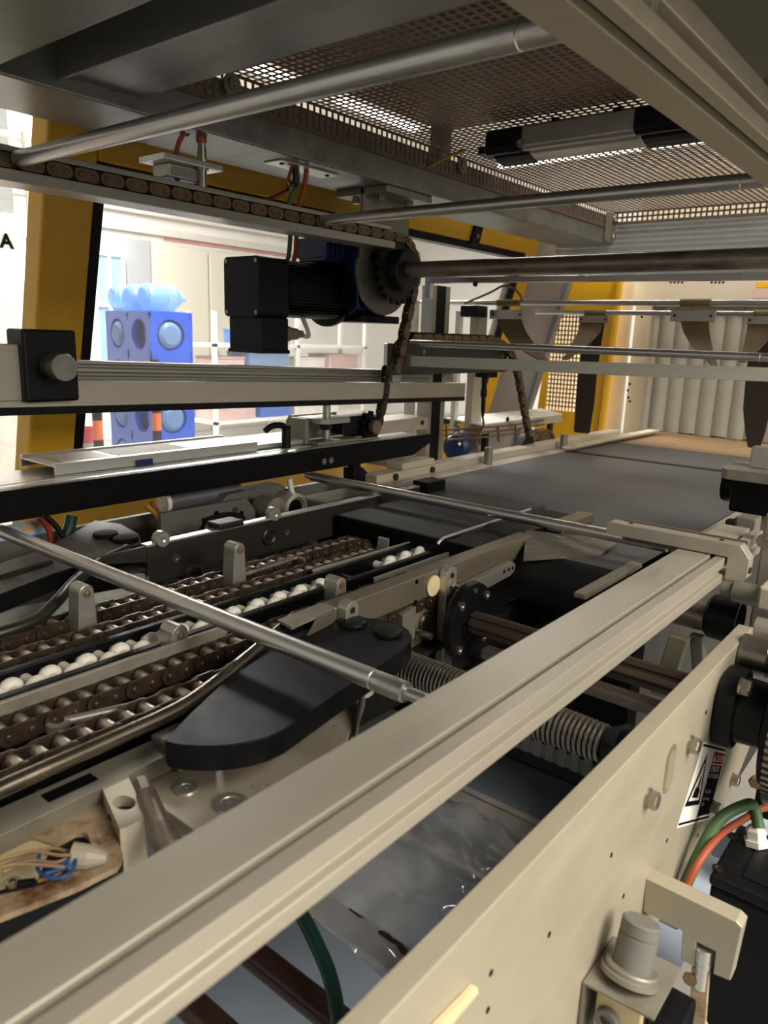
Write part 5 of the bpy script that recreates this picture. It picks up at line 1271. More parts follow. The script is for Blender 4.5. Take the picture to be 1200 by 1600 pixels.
# pale block with round hole, and the greasy rod
bo = thing('pivot_block', 'pale aluminium pivot block with a round hole beside the rusty plate', 'block', (-0.6, 0.35, 1.0))
cb4 = [at(158, 1228, Z=1.05), at(200, 1212, Z=1.05), at(230, 1275, Z=1.05), at(188, 1298, Z=1.05)]
cc = [at(194, 1254, Z=1.05)+Vector((0.0135*math.cos(2*PI*i/20), 0.0095*math.sin(2*PI*i/20), 0)) for i in range(20)]
ringfill(cb4, cc, 1.05, 0.055, 'block_body', M('block_pale', 'cfc6b0', 0.4, 0.45, 0.06, 40), bo)
obj('bore', MB().lathe([(0.016, 0), (0, 0.001)], at(194, 1254, Z=1.05)-Vector((0, 0, 0.012)), (0, 0, 1), 16), 'steel_dark', bo)
gr_ = thing('greasy_rod', 'greasy steel rod end with hex neck beside the pale block', 'rod', (-0.58, 0.37, 1.0))
a, b = at(220, 1222, Z=1.05), at(268, 1335, Z=1.046)
obj('hex_neck', MB().lathe([(0, 0), (0.008, 0), (0.008, 0.018), (0.006, 0.02), (0.006, 0.026)], a, b-a, 6, False), 'steel_shaft', gr_)
d_ = (b-a).normalized()
obj('rod_body', MB().lathe([(0, 0), (0.010, 0), (0.0105, 0.05), (0.013, 0.06), (0.013, 0.10), (0, 0.10)], a+d_*0.024, d_, 18), 'steel_shaft', gr_)

# ------------------------------------------------------------------ valve group at the bottom right
ab = thing('arm_block', 'beige aluminium arm block with notch sticking out from the side plate', 'block', (-0.17, 0.76, 0.84))
fpx = [(1009, 1372), (1150, 1440), (1160, 1450), (1141, 1533), (1114, 1522), (1118, 1487), (1088, 1472), (1085, 1511), (1063, 1500), (1066, 1455), (1004, 1424)]
obj('arm_body', MB().prism([at(px, py, Y=0.755) for px, py in fpx], (0, 0.022, 0)), 'alu_plate', ab, bevel=0.0012)
pn = thing('plunger_pin', 'light steel plunger pin in the notch of the arm block', 'pin', at(1100, 1530, Y=0.765))
a = at(1102, 1480, Y=0.762); b = at(1094, 1545, Y=0.762)
obj('pin_body', MB().lathe([(0, 0), (0.0085, 0), (0.0095, 0.002), (0.0095, 0.018), (0.008, 0.02), (0.008, 0.05), (0, 0.05)], a, b-a, 18), 'alu_bright', pn)
obj('pin_bracket', MB().prism([at(px, py, Y=0.757) for px, py in ((1080, 1512), (1108, 1520), (1102, 1600), (1120, 1640), (1070, 1640), (1078, 1560))], (0, 0.006, 0)), 'rust', pn, bevel=0.001)
obj('pin_screw', MB().lathe([(0, 0), (0.007, 0), (0.007, 0.004), (0, 0.004)], at(1078, 1528, Y=0.757), (0, -1, 0), 14), 'copper', pn)
pbn = thing('push_valve', 'grey round push-button valve on a bracket at the lower right', 'valve', at(985, 1525, X=-0.18))
a = at(1004, 1438, X=-0.18); b = at(983, 1527, X=-0.18)
L_ = (b-a).length
obj('button', MB().lathe([(0, 0), (0.0165, 0), (0.0185, 0.0015), (0.0185, 0.012), (0.0175, 0.0125), (0.0175, 0.0145), (0.0185, 0.015), (0.0185, L_*0.78)], a, b-a, 28), M('button_grey', '6d6c66', 0.5, 0, .06), pbn)
d_ = (b-a).normalized()
obj('collar', MB().lathe([(0.0185, 0), (0.024, 0), (0.025, 0.002), (0.025, 0.005), (0.028, 0.006), (0.028, 0.011), (0, 0.011)], a+d_*(L_*0.78), d_, 28), 'alu_dull', pbn)
cc = a+d_*(L_*0.78+0.011)
obj('shelf_bracket', MB().prism([(PX1+0.001, cc.y-0.035, cc.z-0.001), (PX1+0.001, cc.y+0.04, cc.z-0.001), (cc.x+0.035, cc.y+0.045, cc.z-0.001), (cc.x+0.035, cc.y-0.03, cc.z-0.001)], (0, 0, -0.003)), 'alu_dull', pbn, bevel=0.0005)
obj('bracket_leg', bx(PX1+0.001, PX1+0.004, cc.y-0.035, cc.y+0.04, cc.z-0.09, cc.z-0.004), 'alu_dull', pbn)
obj('valve_body', bx(cc.x-0.022, cc.x+0.022, cc.y-0.022, cc.y+0.022, cc.z-0.07, cc.z-0.004), 'badge', pbn, bevel=0.002)
obj('valve_port', MB().lathe([(0, 0), (0.011, 0), (0.011, 0.008), (0.006, 0.008), (0.006, 0.004), (0, 0.004)], (cc.x-0.008, cc.y-0.022, cc.z-0.035), (0, -1, 0), 18), 'button_grey', pbn)
obj('black_coil', bx(cc.x+0.026, cc.x+0.056, cc.y-0.016, cc.y+0.03, cc.z-0.08, cc.z-0.012), 'black_plastic', pbn, bevel=0.003)
ys = thing('cream_tab', 'cream plastic tab on the side plate at the bottom edge', 'tab', at(720, 1560, X=PX1))
obj('tab_body', MB().prism([at(px, py, X=PX1) for px, py in ((735, 1535), (737, 1545), (690, 1600), (672, 1600))], (0.006, 0, 0)), 'badge', ys, bevel=0.001)
# drive motor box
mt = thing('drive_motor', 'black cast motor housing with screwed lid at the right bottom corner', 'motor', (0.0, 0.95, 0.4))
m0, m1 = at(1112, 1366, Z=0.86), at(1137, 1300, Z=0.86)
obj('housing', bx(m0.x, 0.15, m0.y, m1.y+0.03, 0.45, 0.845), 'black_paint', mt, bevel=0.006)
ld = obj('lid', bx(m0.x-0.002, 0.152, m0.y-0.002, m1.y+0.032, 0.845, 0.86), 'black_plastic', mt, bevel=0.004)
obj('lid_panel', bx(m0.x+0.03, 0.10, m0.y+0.02, m1.y-0.005, 0.86, 0.8625), 'black_plastic', ld, bevel=0.002)
for (px, py) in ((1121, 1356), (1145, 1306)):
    q = at(px, py, Z=0.862); obj('lid_screw', MB().lathe([(0, 0), (0.0065, 0), (0.0065, 0.003), (0.003, 0.003), (0, 0.001)], (q.x, q.y, 0.86), (0, 0, 1), 14), 'steel_dark', ld)
for z in (0.78, 0.72, 0.66, 0.60): obj('housing_rib', bx(m0.x-0.004, m0.x, m0.y+0.01, m1.y, z, z+0.008), 'black_paint', mt)
gd = at(1185, 1300, Z=0.88)
obj('cable_gland', MB().lathe([(0, 0), (0.016, 0), (0.016, 0.008), (0.013, 0.008), (0.013, 0.02), (0.008, 0.026), (0, 0.026)], (gd.x, gd.y, 0.8605), (-0.2, 0.15, 1), 6, False), 'white_plastic', mt)
e0 = Vector((gd.x, gd.y, 0.885))
cable('cable', [e0, e0+Vector((-0.012, 0.012, 0.02)), at(1165, 1258, X=-0.165), at(1125, 1280, X=-0.185), at(1095, 1330, X=-0.195), at(1070, 1385, X=-0.20), at(1055, 1420, X=-0.205)], 0.0075, 'green_cable', 'green cable arching from the motor gland along the side plate', 12)
cable('cable', [at(1230, 1265, X=-0.13), at(1195, 1262, X=-0.15), at(1165, 1278, X=-0.165), at(1125, 1305, X=-0.18), at(1090, 1350, X=-0.19), at(1062, 1405, X=-0.20)], 0.0048, 'orange_cable', 'orange cable running under the green cable by the motor', 12)
rhz = thing('rear_dark_wall', 'added black wall darkening the gap behind the bearing at the right edge', 'housing', (-0.05, 1.3, 0.5))
obj('dark_wall', bx(-0.205, 0.12, 1.29, 1.32, 0.5, 1.045), 'black_paint', rhz, bevel=0.003)  # added black sheet that keeps the lit floor out of this gap
q = at(1182, 1220, Y=1.29)
obj('housing_bolt', MB().hex((q.x, 1.29, q.z), (0, -1, 0), 0.011, 0.012), 'copper', rhz)
obj('motor_bracket', bx(-0.205, -0.08, 1.02, 1.10, 0.80, 0.84), 'under_grey', label='grey blue bracket behind the motor beside the side plate', cat='bracket', bevel=0.002)
# ------------------------------------------------------------------ mid section: rods, bars and columns behind the head shaft
rod('flight_rod', 1.764, 1.4825, -1.335, -0.36, 0.0092, 'thin steel flight rod crossing above the belt at eye level', pin=False)
fbx = thing('flat_bar', 'pale flat cross bar just below the eye level flight rod', 'bar', (-0.85, 1.74, 1.42))
obj('bar_body', MB().prism([(-1.338, 1.735, 1.4175), (-1.338, 1.735, 1.4465), (-0.30, 1.735, 1.4635), (-0.30, 1.735, 1.4345)], (0, 0.010, 0)), M('bar_pale', 'c6c3b1', 0.45, 0.2, 0.06, 14, (.3, 1, 1)), fbx, bevel=0.001)
obj('end_plate', MB().prism([(-1.338, 1.734, 1.4165), (-1.338, 1.734, 1.4475), (-1.312, 1.734, 1.448), (-1.312, 1.734, 1.417)], (0, 0.012, 0)), 'alu_dull', fbx)
rod('rail_rod', 2.40, 1.628, -1.86, -0.30, 0.0085, 'upper of the two thin strap rods behind the head shaft', pin=False)
rod('rail_rod', 2.62, 1.606, -1.40, -0.35, 0.0085, 'lower of the two thin strap rods behind the head shaft', pin=False)
ab2 = thing('cross_profile', 'slim aluminium cross profile right under the head shaft', 'profile', (-0.9, 1.95, 1.66))
z_l, z_r = at(660, 438, Y=1.95).z, at(1200, 432, Y=1.95).z
xl_, xr_ = at(664, 438, Y=1.95).x, -0.3
obj('profile_body', MB().prism([(xl_, 1.95, z_l-0.008), (xl_, 1.95, z_l+0.008), (xr_, 1.95, z_r+0.008), (xr_, 1.95, z_r-0.008)], (0, 0.03, 0)), 'alu_bright', ab2, bevel=0.001)
obj('drop_leg', bx(xl_, xl_+0.02, 1.95, 1.97, z_l-0.055, z_l-0.008), 'alu_bright', ab2, bevel=0.001)
q = at(743, 444, Y=1.949); obj('clip', MB().lathe([(0, 0), (0.008, 0), (0.006, 0.006), (0, 0.008)], q, (0, -1, 0), 14), 'steel_dark', ab2)
# columns
def column(label, px0, px1, X, z0, z1, slot=True, mat='alu_grey', d=0.045):
    a, b = at(px0, 560, X=X), at(px1, 560, X=X)
    t = thing('frame_column', label, 'column', (X, (a.y+b.y)/2, z0))
    w = (b.y-a.y)
    obj('column_body', bx(X-d, X, a.y, b.y, z0, z1), mat, t, bevel=0.002)
    if slot: obj('column_slot', bx(X, X+0.001, a.y+w*0.22, a.y+w*0.72, z0, z1), 'black_paint', t)
    return t
column('aluminium column with black slot right of the head sprocket', 672, 699, -1.47, 0.6, 1.665)
column('slim cream column left of the first felt strap', 742, 758, -1.50, 1.0, 1.60, False, 'cream', 0.03)
column('thin bright column left of the slotted column', 641, 652, -1.56, 0.9, 1.62, False, 'alu_bright', 0.02)
column('narrow white strut right of the slotted column', 715, 721, -1.60, 1.0, 1.60, False, 'white_paint', 0.02)
q = at(748, 487, X=-1.49)
obj('column_cap', bx(-1.54, -1.47, q.y-0.045, q.y+0.03, q.z-0.02, q.z+0.02), 'black_plastic', label='black cap block on the slim cream column', cat='cap', bevel=0.004)
# left transfer chain
tg = thing('chain_guide', 'dark chain guide plate behind the flat cross bar', 'guide', (-1.36, 2.0, 1.4))
obj('guide_plate', bx(-1.372, -1.362, 1.70, 2.36, 1.39, 1.48), M('guide_olive', '45423a', 0.5, 0.4), tg, bevel=0.001)
obj('guide_top', bx(-1.372, -1.34, 1.79, 2.0, 1.508, 1.514), 'black_plastic', tg)
obj('guide_top', bx(-1.372, -1.34, 2.02, 2.22, 1.508, 1.514), 'black_plastic', tg)
for (px, py) in ((662, 550), (785, 556)): obj('guide_screw', MB().lathe([(0, 0), (0.008, 0), (0.008, 0.002), (0.003, 0.002), (0, 0.001)], at(px, py, X=-1.362), (1, 0, 0), 14), 'steel_bolt', tg)
chain('brown roller chain running level behind the flight rod then down to the belt', [(1.79, 1.497), (2.24, 1.4985), (2.30, 1.485), (2.37, 1.45), (2.42, 1.39), (2.56, 1.12)], -1.35, 0.022, 'chain_old', 'chain_old', 'flight chains')
kn = thing('idler_roll', 'grey half round idler roll beside the hanging chain', 'roll', at(625, 548, X=-1.40))
q = at(622, 548, X=-1.42)
obj('roll', MB().lathe([(0, 0), (0.03, 0), (0.034, 0.004), (0.034, 0.04), (0.03, 0.044), (0, 0.044)], q, (1, 0, 0), 26), 'steel_dark', kn)
obj('roll_mount', bx(q.x-0.04, q.x, q.y-0.02, q.y+0.02, q.z-0.12, q.z+0.02), 'alu_bright', kn, bevel=0.002)
for px in (650, 690): pass
# proximity sensor below the flat bar with cable
psn = thing('proximity_sensor', 'black proximity sensor with cable hanging below the flat bar', 'sensor', at(758, 640, X=-1.40))
a, b = at(757, 585, X=-1.40), at(760, 650, X=-1.40)
obj('sensor_head', bx(-1.42, -1.37, a.y-0.03, a.y+0.04, a.z-0.01, a.z+0.02), 'black_plastic', psn, bevel=0.003)
obj('sensor_body', MB().lathe([(0, 0), (0.010, 0), (0.010, 0.05), (0.012, 0.052), (0.012, 0.075), (0.008, 0.08), (0.008, 0.12), (0.004, 0.15), (0, 0.15)], a, (0, 0.04, -1), 14), 'black_plastic', psn)
obj('sensor_cable', MB().tube([a+Vector((0, 0.006, -0.15)), at(755, 665, X=-1.41), at(745, 680, X=-1.44), at(725, 690, X=-1.48), at(705, 690, X=-1.5)], 0.004, 8), 'brown_cable', psn)
cable('cable', [at(726, 474, Y=2.38), at(740, 468, Y=2.38), at(768, 456, Y=2.38), at(785, 447, Y=2.38), at(800, 449, Y=2.38), at(812, 460, Y=2.38), at(816, 472, Y=2.38)], 0.004, 'brown_cable', 'brown sensor cable arching over the upper strap rod', 8)

# ------------------------------------------------------------------ felt straps on the two rods
def strap(label, Yr, px, plate, line, w, mat='strap_felt', collar=(4, 8)):
    """px = (left,right) of the plate, plate = (top,bottom); line: centre line pixels with depth offsets, w: widths in px"""
    a = at(px[0], plate[0], Y=Yr-0.012); b = at(px[1], plate[1], Y=Yr-0.012)
    t = thing('felt_strap', label, 'strap', at((px[0]+px[1])/2, line[-1][1], Y=Yr), group='felt straps on the strap rods')
    cx0 = a.x+(b.x-a.x)*0.16; cx1 = b.x-(b.x-a.x)*0.16
    zr = (1.628 if Yr < 2.5 else 1.606)
    obj('rod_wrap', MB().cyl((cx0, Yr, zr), (cx1, Yr, zr), 0.0115, 18), M('strap_olive', '857445', 0.7), t)
    pt_ = obj('clamp_plate', bx(a.x, b.x, Yr-0.015, Yr-0.006, b.z, a.z), 'alu_grey', t, bevel=0.001)
    for f in (0.1, 0.9): obj('plate_screw', MB().lathe([(0, 0), (0.004, 0), (0.004, 0.002), (0, 0.002)], (a.x+(b.x-a.x)*f, Yr-0.015, (a.z+b.z)/2), (0, -1, 0), 10), 'steel_dark', pt_)
    pts = []; ws = []
    for (x, y, dy), ww in zip(line, w):
        p = at(x, y, Y=Yr+dy); e = at(x+1, y, Y=Yr+dy); sc = (e-p).length
        pts.append(p); ws.append((p, sc, ww))
    # smooth
    P, Wd = [], []
    n = len(pts)
    for i in range(n-1):
        for k in range(5):
            u = k/5; P.append(pts[i].lerp(pts[i+1], u)); Wd.append(ws[i][1]*(ws[i][2]*(1-u)+ws[i+1][2]*u))
    P.append(pts[-1]); Wd.append(ws[-1][1]*ws[-1][2])
    for _ in range(3):
        P = [P[0]]+[(P[i-1]+P[i]*2+P[i+1])/4 for i in range(1, len(P)-1)]+[P[-1]]
    wv = []
    for i, wd in enumerate(Wd):
        u = i/(len(Wd)-1); wv.append(Vector((math.cos(0.5*u), math.sin(0.5*u)*0.6, 0)).normalized()*wd)
    obj('strap_band', MB().flatstrip(P, wv, 0.004), mat, t)
    return t
strap('tan felt strap twisting to the right, first from the slotted column', 2.40, (766, 818), (484, 499), [(795, 498, -0.01), (803, 518, -0.02), (818, 540, -0.05), (845, 560, -0.09), (868, 572, -0.12)], [38, 36, 34, 16, 9])
strap('brown felt strap curling to the left, second from the slotted column', 2.62, (905, 951), (493, 505), [(924, 505, -0.01), (920, 520, -0.03), (908, 536, -0.07), (893, 552, -0.12), (882, 562, -0.14)], [34, 33, 26, 14, 8])
strap('tan felt strap swinging right, third from the slotted column', 2.40, (1049, 1117), (484, 503), [(1085, 502, -0.01), (1088, 520, -0.02), (1097, 542, -0.05), (1110, 560, -0.08), (1117, 572, -0.10)], [44, 40, 30, 16, 9])
strap('grey brown felt strap at the right edge, fourth from the slotted column', 2.62, (1168, 1216), (494, 507), [(1190, 507, -0.01), (1186, 525, -0.03), (1172, 548, -0.06), (1160, 566, -0.09)], [44, 40, 24, 10], 'strap_felt')
def hang(label, Yr, line, w):
    t = thing('hanging_strap', label, 'strap', at(line[-1][0], line[-1][1], Y=Yr), group='long dark felt straps')
    pts = [at(x, y, Y=Yr) for x, y in line]; wv = []
    for (x, y), ww in zip(line, w): wv.append(Vector(((at(x+1, y, Y=Yr)-at(x, y, Y=Yr)).x*ww, 0.004, 0)))
    P = [pts[0]]; W2 = [wv[0]]
    for i in range(1, len(pts)):
        for k in (1, 2, 3): P.append(pts[i-1].lerp(pts[i], k/3)); W2.append(wv[i-1].lerp(wv[i], k/3))
    obj('strap_band', MB().flatstrip(P, W2, 0.006), 'strap_dark', t)
    obj('strap_tip', MB().flatstrip([P[-1], P[-1]+Vector((0, 0, -0.006))], [W2[-1], W2[-1]*0.8], 0.006), 'strap_dark', t)
hang('long dark brown strap hanging before the yellow guard', 2.66, [(932, 500), (925, 540), (918, 580), (914, 630), (909, 674)], [26, 27, 29, 28, 24])
hang('broad dark brown strap hanging at the right edge to the belt', 2.66, [(1200, 500), (1196, 540), (1190, 580), (1182, 640), (1180, 672), (1178, 697)], [44, 46, 48, 42, 32, 20])

# ------------------------------------------------------------------ tunnel mouth
TY = 3.5
tn = thing('shrink_tunnel', 'beige shrink tunnel front with lintel and side jamb', 'tunnel', (-0.8, TY, 0))
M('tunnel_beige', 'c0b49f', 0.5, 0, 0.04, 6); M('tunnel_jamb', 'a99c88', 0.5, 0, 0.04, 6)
xj = at(985, 560, Y=TY).x; xo = at(1003, 560, Y=TY+0.03).x; zl = at(1050, 474, Y=TY).z
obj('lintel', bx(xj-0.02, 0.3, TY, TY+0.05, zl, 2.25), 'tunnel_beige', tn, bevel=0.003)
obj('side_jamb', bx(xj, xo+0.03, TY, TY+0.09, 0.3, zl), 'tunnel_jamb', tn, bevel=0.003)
obj('lintel_edge', bx(xo+0.02, 0.3, TY+0.01, TY+0.06, zl-0.012, zl), 'alu_bright', tn, bevel=0.002)
for (px, py) in ((1007, 468), (1044, 468), (1094, 468), (1108, 466)): pass
for k in range(8):
    p = at(1048+6*k+(20 if k > 3 else 0)*2, 441, Y=TY)
    obj('lintel_rivet', MB().lathe([(0, 0), (0.006, 0), (0, 0.003)], p, (0, -1, 0), 10), 'steel_dark', tn)
for (px, py) in ((984, 600), (981, 610), (982, 621), (984, 627), (1003, 495)):
    obj('jamb_hole', MB().lathe([(0, 0), (0.006, 0), (0, 0.001)], at(px, py, Y=TY), (0, -1, 0), 10), 'ink', tn)
sg_ = thing('warning_label', 'small yellow and red label on the tunnel lintel at the right edge', 'label', at(1190, 455, Y=TY))
a, b = at(1183, 441, Y=TY), at(1215, 449, Y=TY)
obj('yellow_field', bx(a.x, b.x, TY-0.002, TY, b.z, a.z), 'yellow', sg_)
a, b = at(1178, 452, Y=TY), at(1215, 466, Y=TY)
obj('red_field', bx(a.x, b.x, TY-0.002, TY, b.z, a.z), 'carton_pink', sg_)
cu = thing('strip_curtain', 'grey hanging strip curtain closing the tunnel mouth', 'curtain', (-0.8, TY+0.1, 1.1))
x = xo+0.005; k = 0
edges = [1003, 1022, 1047, 1072, 1098, 1124, 1150, 1177, 1205, 1235, 1266, 1299, 1334, 1371]
ctop = zl+0.02
for i in range(len(edges)-1):
    x0_ = at(edges[i], 560, Y=TY+0.07).x; x1_ = at(edges[i+1], 560, Y=TY+0.07).x
    mb = MB(); n = 8; f = []; 
    for j in range(n+1):
        u = j/n; f.append((x0_+(x1_-x0_+0.012)*u, TY+0.075-0.028*math.sin(PI*u*0.9)+0.012*u))
    vs = [(p[0], p[1], 1.105+0.004*(i % 2)) for p in f]+[(p[0], p[1]+0.004, ctop) for p in f]
    m_ = len(f); vs2 = [(v[0], v[1]+0.003, v[2]) for v in vs]
    fs = [(j, j+1, m_+j+1, m_+j) for j in range(m_-1)]
    mb.add(vs+vs2, fs+[tuple(q+2*m_ for q in g[::-1]) for g in fs]+[(0, m_, 3*m_, 2*m_), (m_-1, 2*m_+m_-1, 3*m_+m_-1, 2*m_-1)], True)
    obj('curtain_strip', mb, 'curtain', cu)
obj('curtain_rail', bx(xo, 0.3, TY+0.06, TY+0.11, ctop, ctop+0.03), 'alu_dull', cu)
obj('tunnel_back', bx(xo, 0.3, TY+0.30, TY+0.32, 0.9, 2.0), 'black_paint', tn)
obj('threshold', MB().prism([(at(895, 700, Z=1.115).x, at(895, 700, Z=1.115).y, 1.112), (at(985, 684, Z=1.115).x-0.005, 3.49, 1.112), (-1.23, 3.49, 1.112), (-1.23, at(895, 702, Z=1.115).y, 1.112)], (0, 0, 0.008)), 'cream', tn, bevel=0.001)
# cream side panel and yellow guard panel with grid window
cp = thing('tunnel_cheek', 'cream side cheek beside the tunnel jamb', 'panel', (-1.38, 3.45, 0.5))
Yc = 3.42
c_ = [at(990, 440, Y=Yc), at(967, 440, Y=Yc), at(935, 690, Y=Yc), at(968, 690, Y=Yc)]
zt_ = 1.95
obj('cheek', MB().prism([c_[0]+Vector((0, 0, zt_-c_[0].z)), c_[1]+Vector((0, 0, zt_-c_[1].z)), c_[2]+Vector((0, 0, 0.5-c_[2].z)), c_[3]+Vector((0, 0, 0.5-c_[3].z))], (0, 0.02, 0)), 'cheek', cp, bevel=0.002)
yg = thing('yellow_guard', 'yellow guard panel with square grid window beside the tunnel', 'guard', (-1.55, 3.36, 0.5))
Yg = 3.36
xa_ = lambda px, py: at(px, py, Y=Yg)
R0, R1 = xa_(968, 440), xa_(936, 690); L0, L1 = xa_(868, 440), xa_(832, 690)
wx0, wx1 = xa_(858, 560).x, xa_(905, 560).x; wz0, wz1 = xa_(880, 642).z, xa_(880, 488).z
def lx(z): return L1.x+(L0.x-L1.x)*(z-L1.z)/(L0.z-L1.z)
def rx(z): return R1.x+(R0.x-R1.x)*(z-R1.z)/(R0.z-R1.z)
def gp(zs, xf0, xf1, name='guard_sheet'):
    z0, z1 = zs
    return obj(name, MB().prism([(xf0(z0), Yg, z0), (xf1(z0), Yg, z0), (xf1(z1), Yg, z1), (xf0(z1), Yg, z1)], (0, 0.015, 0)), 'yellow', yg, bevel=0.002)
gp((0.6, wz0), lx, rx); gp((wz1, 1.93), lx, rx)
gp((wz0, wz1), lx, lambda z: wx0); gp((wz0, wz1), lambda z: wx1, rx)
nb_ = 9
for i in range(1, nb_):
    x = wx0+(wx1-wx0)*i/nb_; obj('grid_bar', bx(x-0.0035, x+0.0035, Yg+0.004, Yg+0.009, wz0, wz1), 'yellow', yg)
nb_ = 22
for i in range(1, nb_):
    z = wz0+(wz1-wz0)*i/nb_; obj('grid_bar', bx(wx0, wx1, Yg+0.004, Yg+0.009, z-0.0035, z+0.0035), 'yellow', yg)
fz_ = xa_(905, 446)
obj('guard_lip', MB().prism([(rx(0.7), Yg-0.03, 0.7), (rx(0.7)+0.02, Yg-0.03, 0.7), (rx(1.9)+0.02, Yg-0.03, 1.9), (rx(1.9), Yg-0.03, 1.9)], (0, 0.03, 0)), 'yellow', yg, bevel=0.003)
# grey leaning panel between door and yellow guard
gpn = thing('grey_guard', 'plain grey leaning guard panel between the door and the yellow guard', 'panel', (-1.75, 3.1, 0.9))
gs = slab(2.94, 3.34, 0.95, 2.02, 0.02, 0.035)
obj('sheet', gs, M('guard_grey', '85878c', 0.4, 0.3, 0.05, 6), gpn)
obj('edge_fold', slab(3.30, 3.345, 0.95, 2.02, 0.0, 0.035), 'guard_grey', gpn, bevel=0.003)
q = at(808, 470, X=-1.68)
obj('red_sign', bx(-1.70, -1.69, q.y-0.05, q.y+0.05, q.z-0.05, q.z+0.03), M('sign_red', '7a1f22', 0.5), label='small dark red sign on the grey guard panel', cat='sign')

# ------------------------------------------------------------------ drive group left of the belt
dg = thing('cover_shelf', 'white cover shelf with a fixing screw left of the belt', 'shelf', (-1.6, 2.5, 1.22))
sA, sB, sC, sD = at(697, 655, Z=1.192), at(845, 640, Z=1.192), at(878, 648, Z=1.192), at(752, 666, Z=1.192)
obj('shelf_plate', MB().prism([sA, sB, sC, sD], (0, 0, 0.006)), 'white_paint', dg, bevel=0.001)
obj('shelf_lip', MB().prism([sD, sC, sC+Vector((0, 0, -0.03)), sD+Vector((0, 0, -0.03))], (-0.004, 0, 0)), 'cream', dg, bevel=0.001)
q = at(792, 655, X=sD.x+0.004); obj('shelf_screw', MB().lathe([(0, 0), (0.010, 0), (0.008, 0.004), (0, 0.005)], (sD.x+0.006, q.y, q.z), (1, 0, 0), 12), 'steel_dark', dg)
for (p_) in (sD.lerp(sC, 0.1), sD.lerp(sC, 0.9)): obj('shelf_leg', bx(p_.x-0.03, p_.x-0.01, p_.y-0.01, p_.y+0.01, 0.9, 1.17), 'steel_dark', dg)
bm_ = thing('blue_motor', 'blue drive motor lying left of the belt frame', 'motor', at(715, 700, X=-1.47))
q = at(712, 698, X=-1.47)
obj('motor_body', MB().lathe([(0, 0), (0.03, 0), (0.045, 0.008), (0.05, 0.02), (0.05, 0.12), (0, 0.12)], q+Vector((0.02, -0.03, 0.0)), (-0.4, 1, 0), 26), 'blue_paint', bm_)
obj('motor_ring', MB().lathe([(0.05, 0), (0.056, 0.002), (0.056, 0.014), (0.05, 0.016)], q+Vector((-0.025, 0.085, 0)), (-0.4, 1, 0), 26), 'copper', bm_)
obj('motor_tail', MB().lathe([(0, 0), (0.046, 0), (0.046, 0.2), (0, 0.2)], q+Vector((-0.03, 0.10, 0)), (-0.4, 1, 0), 24), 'steel_dark', bm_)
obj('motor_eye', MB().lathe([(0, 0), (0.010, 0), (0.008, 0.006), (0, 0.008)], q+Vector((0.03, -0.02, 0.015)), (1, -0.4, 0.2), 12), 'steel_bolt', bm_)
wc = thing('wire_guard', 'rusty wire guard basket around the blue motor', 'guard', at(720, 690, X=-1.46))
for k, (y1, y2) in enumerate(((668, 664), (676, 671), (684, 678))):
    obj('guard_wire', MB().tube([at(694, y1+4, X=-1.45), at(715, y1+2, X=-1.43), at(745, y1, X=-1.43), at(800, y2, X=-1.43), at(850, y2-8, X=-1.45)], 0.0035, 7), 'brown_cable', wc)
for px in (697, 716, 745, 778, 805): obj('guard_wire', MB().tube([at(px, 664, X=-1.432), at(px+1, 690, X=-1.432)], 0.0035, 7, 1), 'brown_cable', wc)
ry = thing('belt_drive_roll', 'worn steel drive roll with dark rim behind the far chain', 'roll', at(840, 685, X=-1.42))
q = at(838, 688, X=-1.45)
obj('roll', MB().lathe([(0, 0), (0.045, 0), (0.05, 0.01), (0.05, 0.05), (0.046, 0.055), (0, 0.055)], q+Vector((-0.01, 0, -0.005)), (1, -0.2, 0), 26), M('roll_rust', '93877a', 0.35, 0.7, 0.15, 20), ry)
obj('roll_rim', MB().ring(q+Vector((0.045, -0.01, -0.005)), (1, -0.2, 0), 0.056, 0.048, 0.008, 26), 'brown_cable', ry)
bs_ = thing('belt_cover', 'black triangular chain cover at the lower end of the far chain', 'cover', at(815, 700, X=-1.36))
obj('cover_body', MB().prism([at(px, py, X=-1.365) for px, py in ((792, 712), (812, 682), (822, 680), (826, 705))], (0.03, 0, 0)), 'black_plastic', bs_, bevel=0.003)
obj('base_block', bx(-1.45, -1.36, 1.70, 1.78, 1.125, 1.16), 'alu_grey', label='small grey block under the end of the black guide rail', cat='block', bevel=0.003)

# ------------------------------------------------------------------ side frame under the black guide rail
sf = thing('machine_side_wall', 'grey machine side wall below the black guide rail', 'frame', (-1.46, 1.0, 0.88))
obj('frame_wall', bx(-1.475, -1.46, -0.1, 2.2, 0.88, 1.086), M('frame_grey', '67645d', 0.5, 0.2, 0.05, 8), sf, bevel=0.002)
obj('frame_floor', bx(-1.46, -1.165, -0.1, 1.42, 0.93, 0.94), 'frame_grey', sf)
mpx = thing('mount_plate', 'grey mounting plate with pivot bolt behind the dark guide plate', 'plate', (-1.29, 1.0, 1.0))
obj('plate_body', MB().ext([(0.872, 0.98), (0.872, 1.132), (1.10, 1.130), (1.125, 1.10), (1.125, 0.98)], 'X', -1.295, -1.282), 'frame_grey', mpx, bevel=0.002)
q = at(317, 822, X=-1.28)
obj('pivot_arm', MB().tube([q+Vector((0.004, 0, 0)), q+Vector((0.004, 0.06, 0.004)), q+Vector((0.004, 0.10, -0.005))], 0.018, 10), 'black_plastic', mpx)
obj('pivot_bolt', MB().hex(q+Vector((0.02, 0, 0)), (1, 0, 0), 0.013, 0.012), 'steel_bolt', mpx)
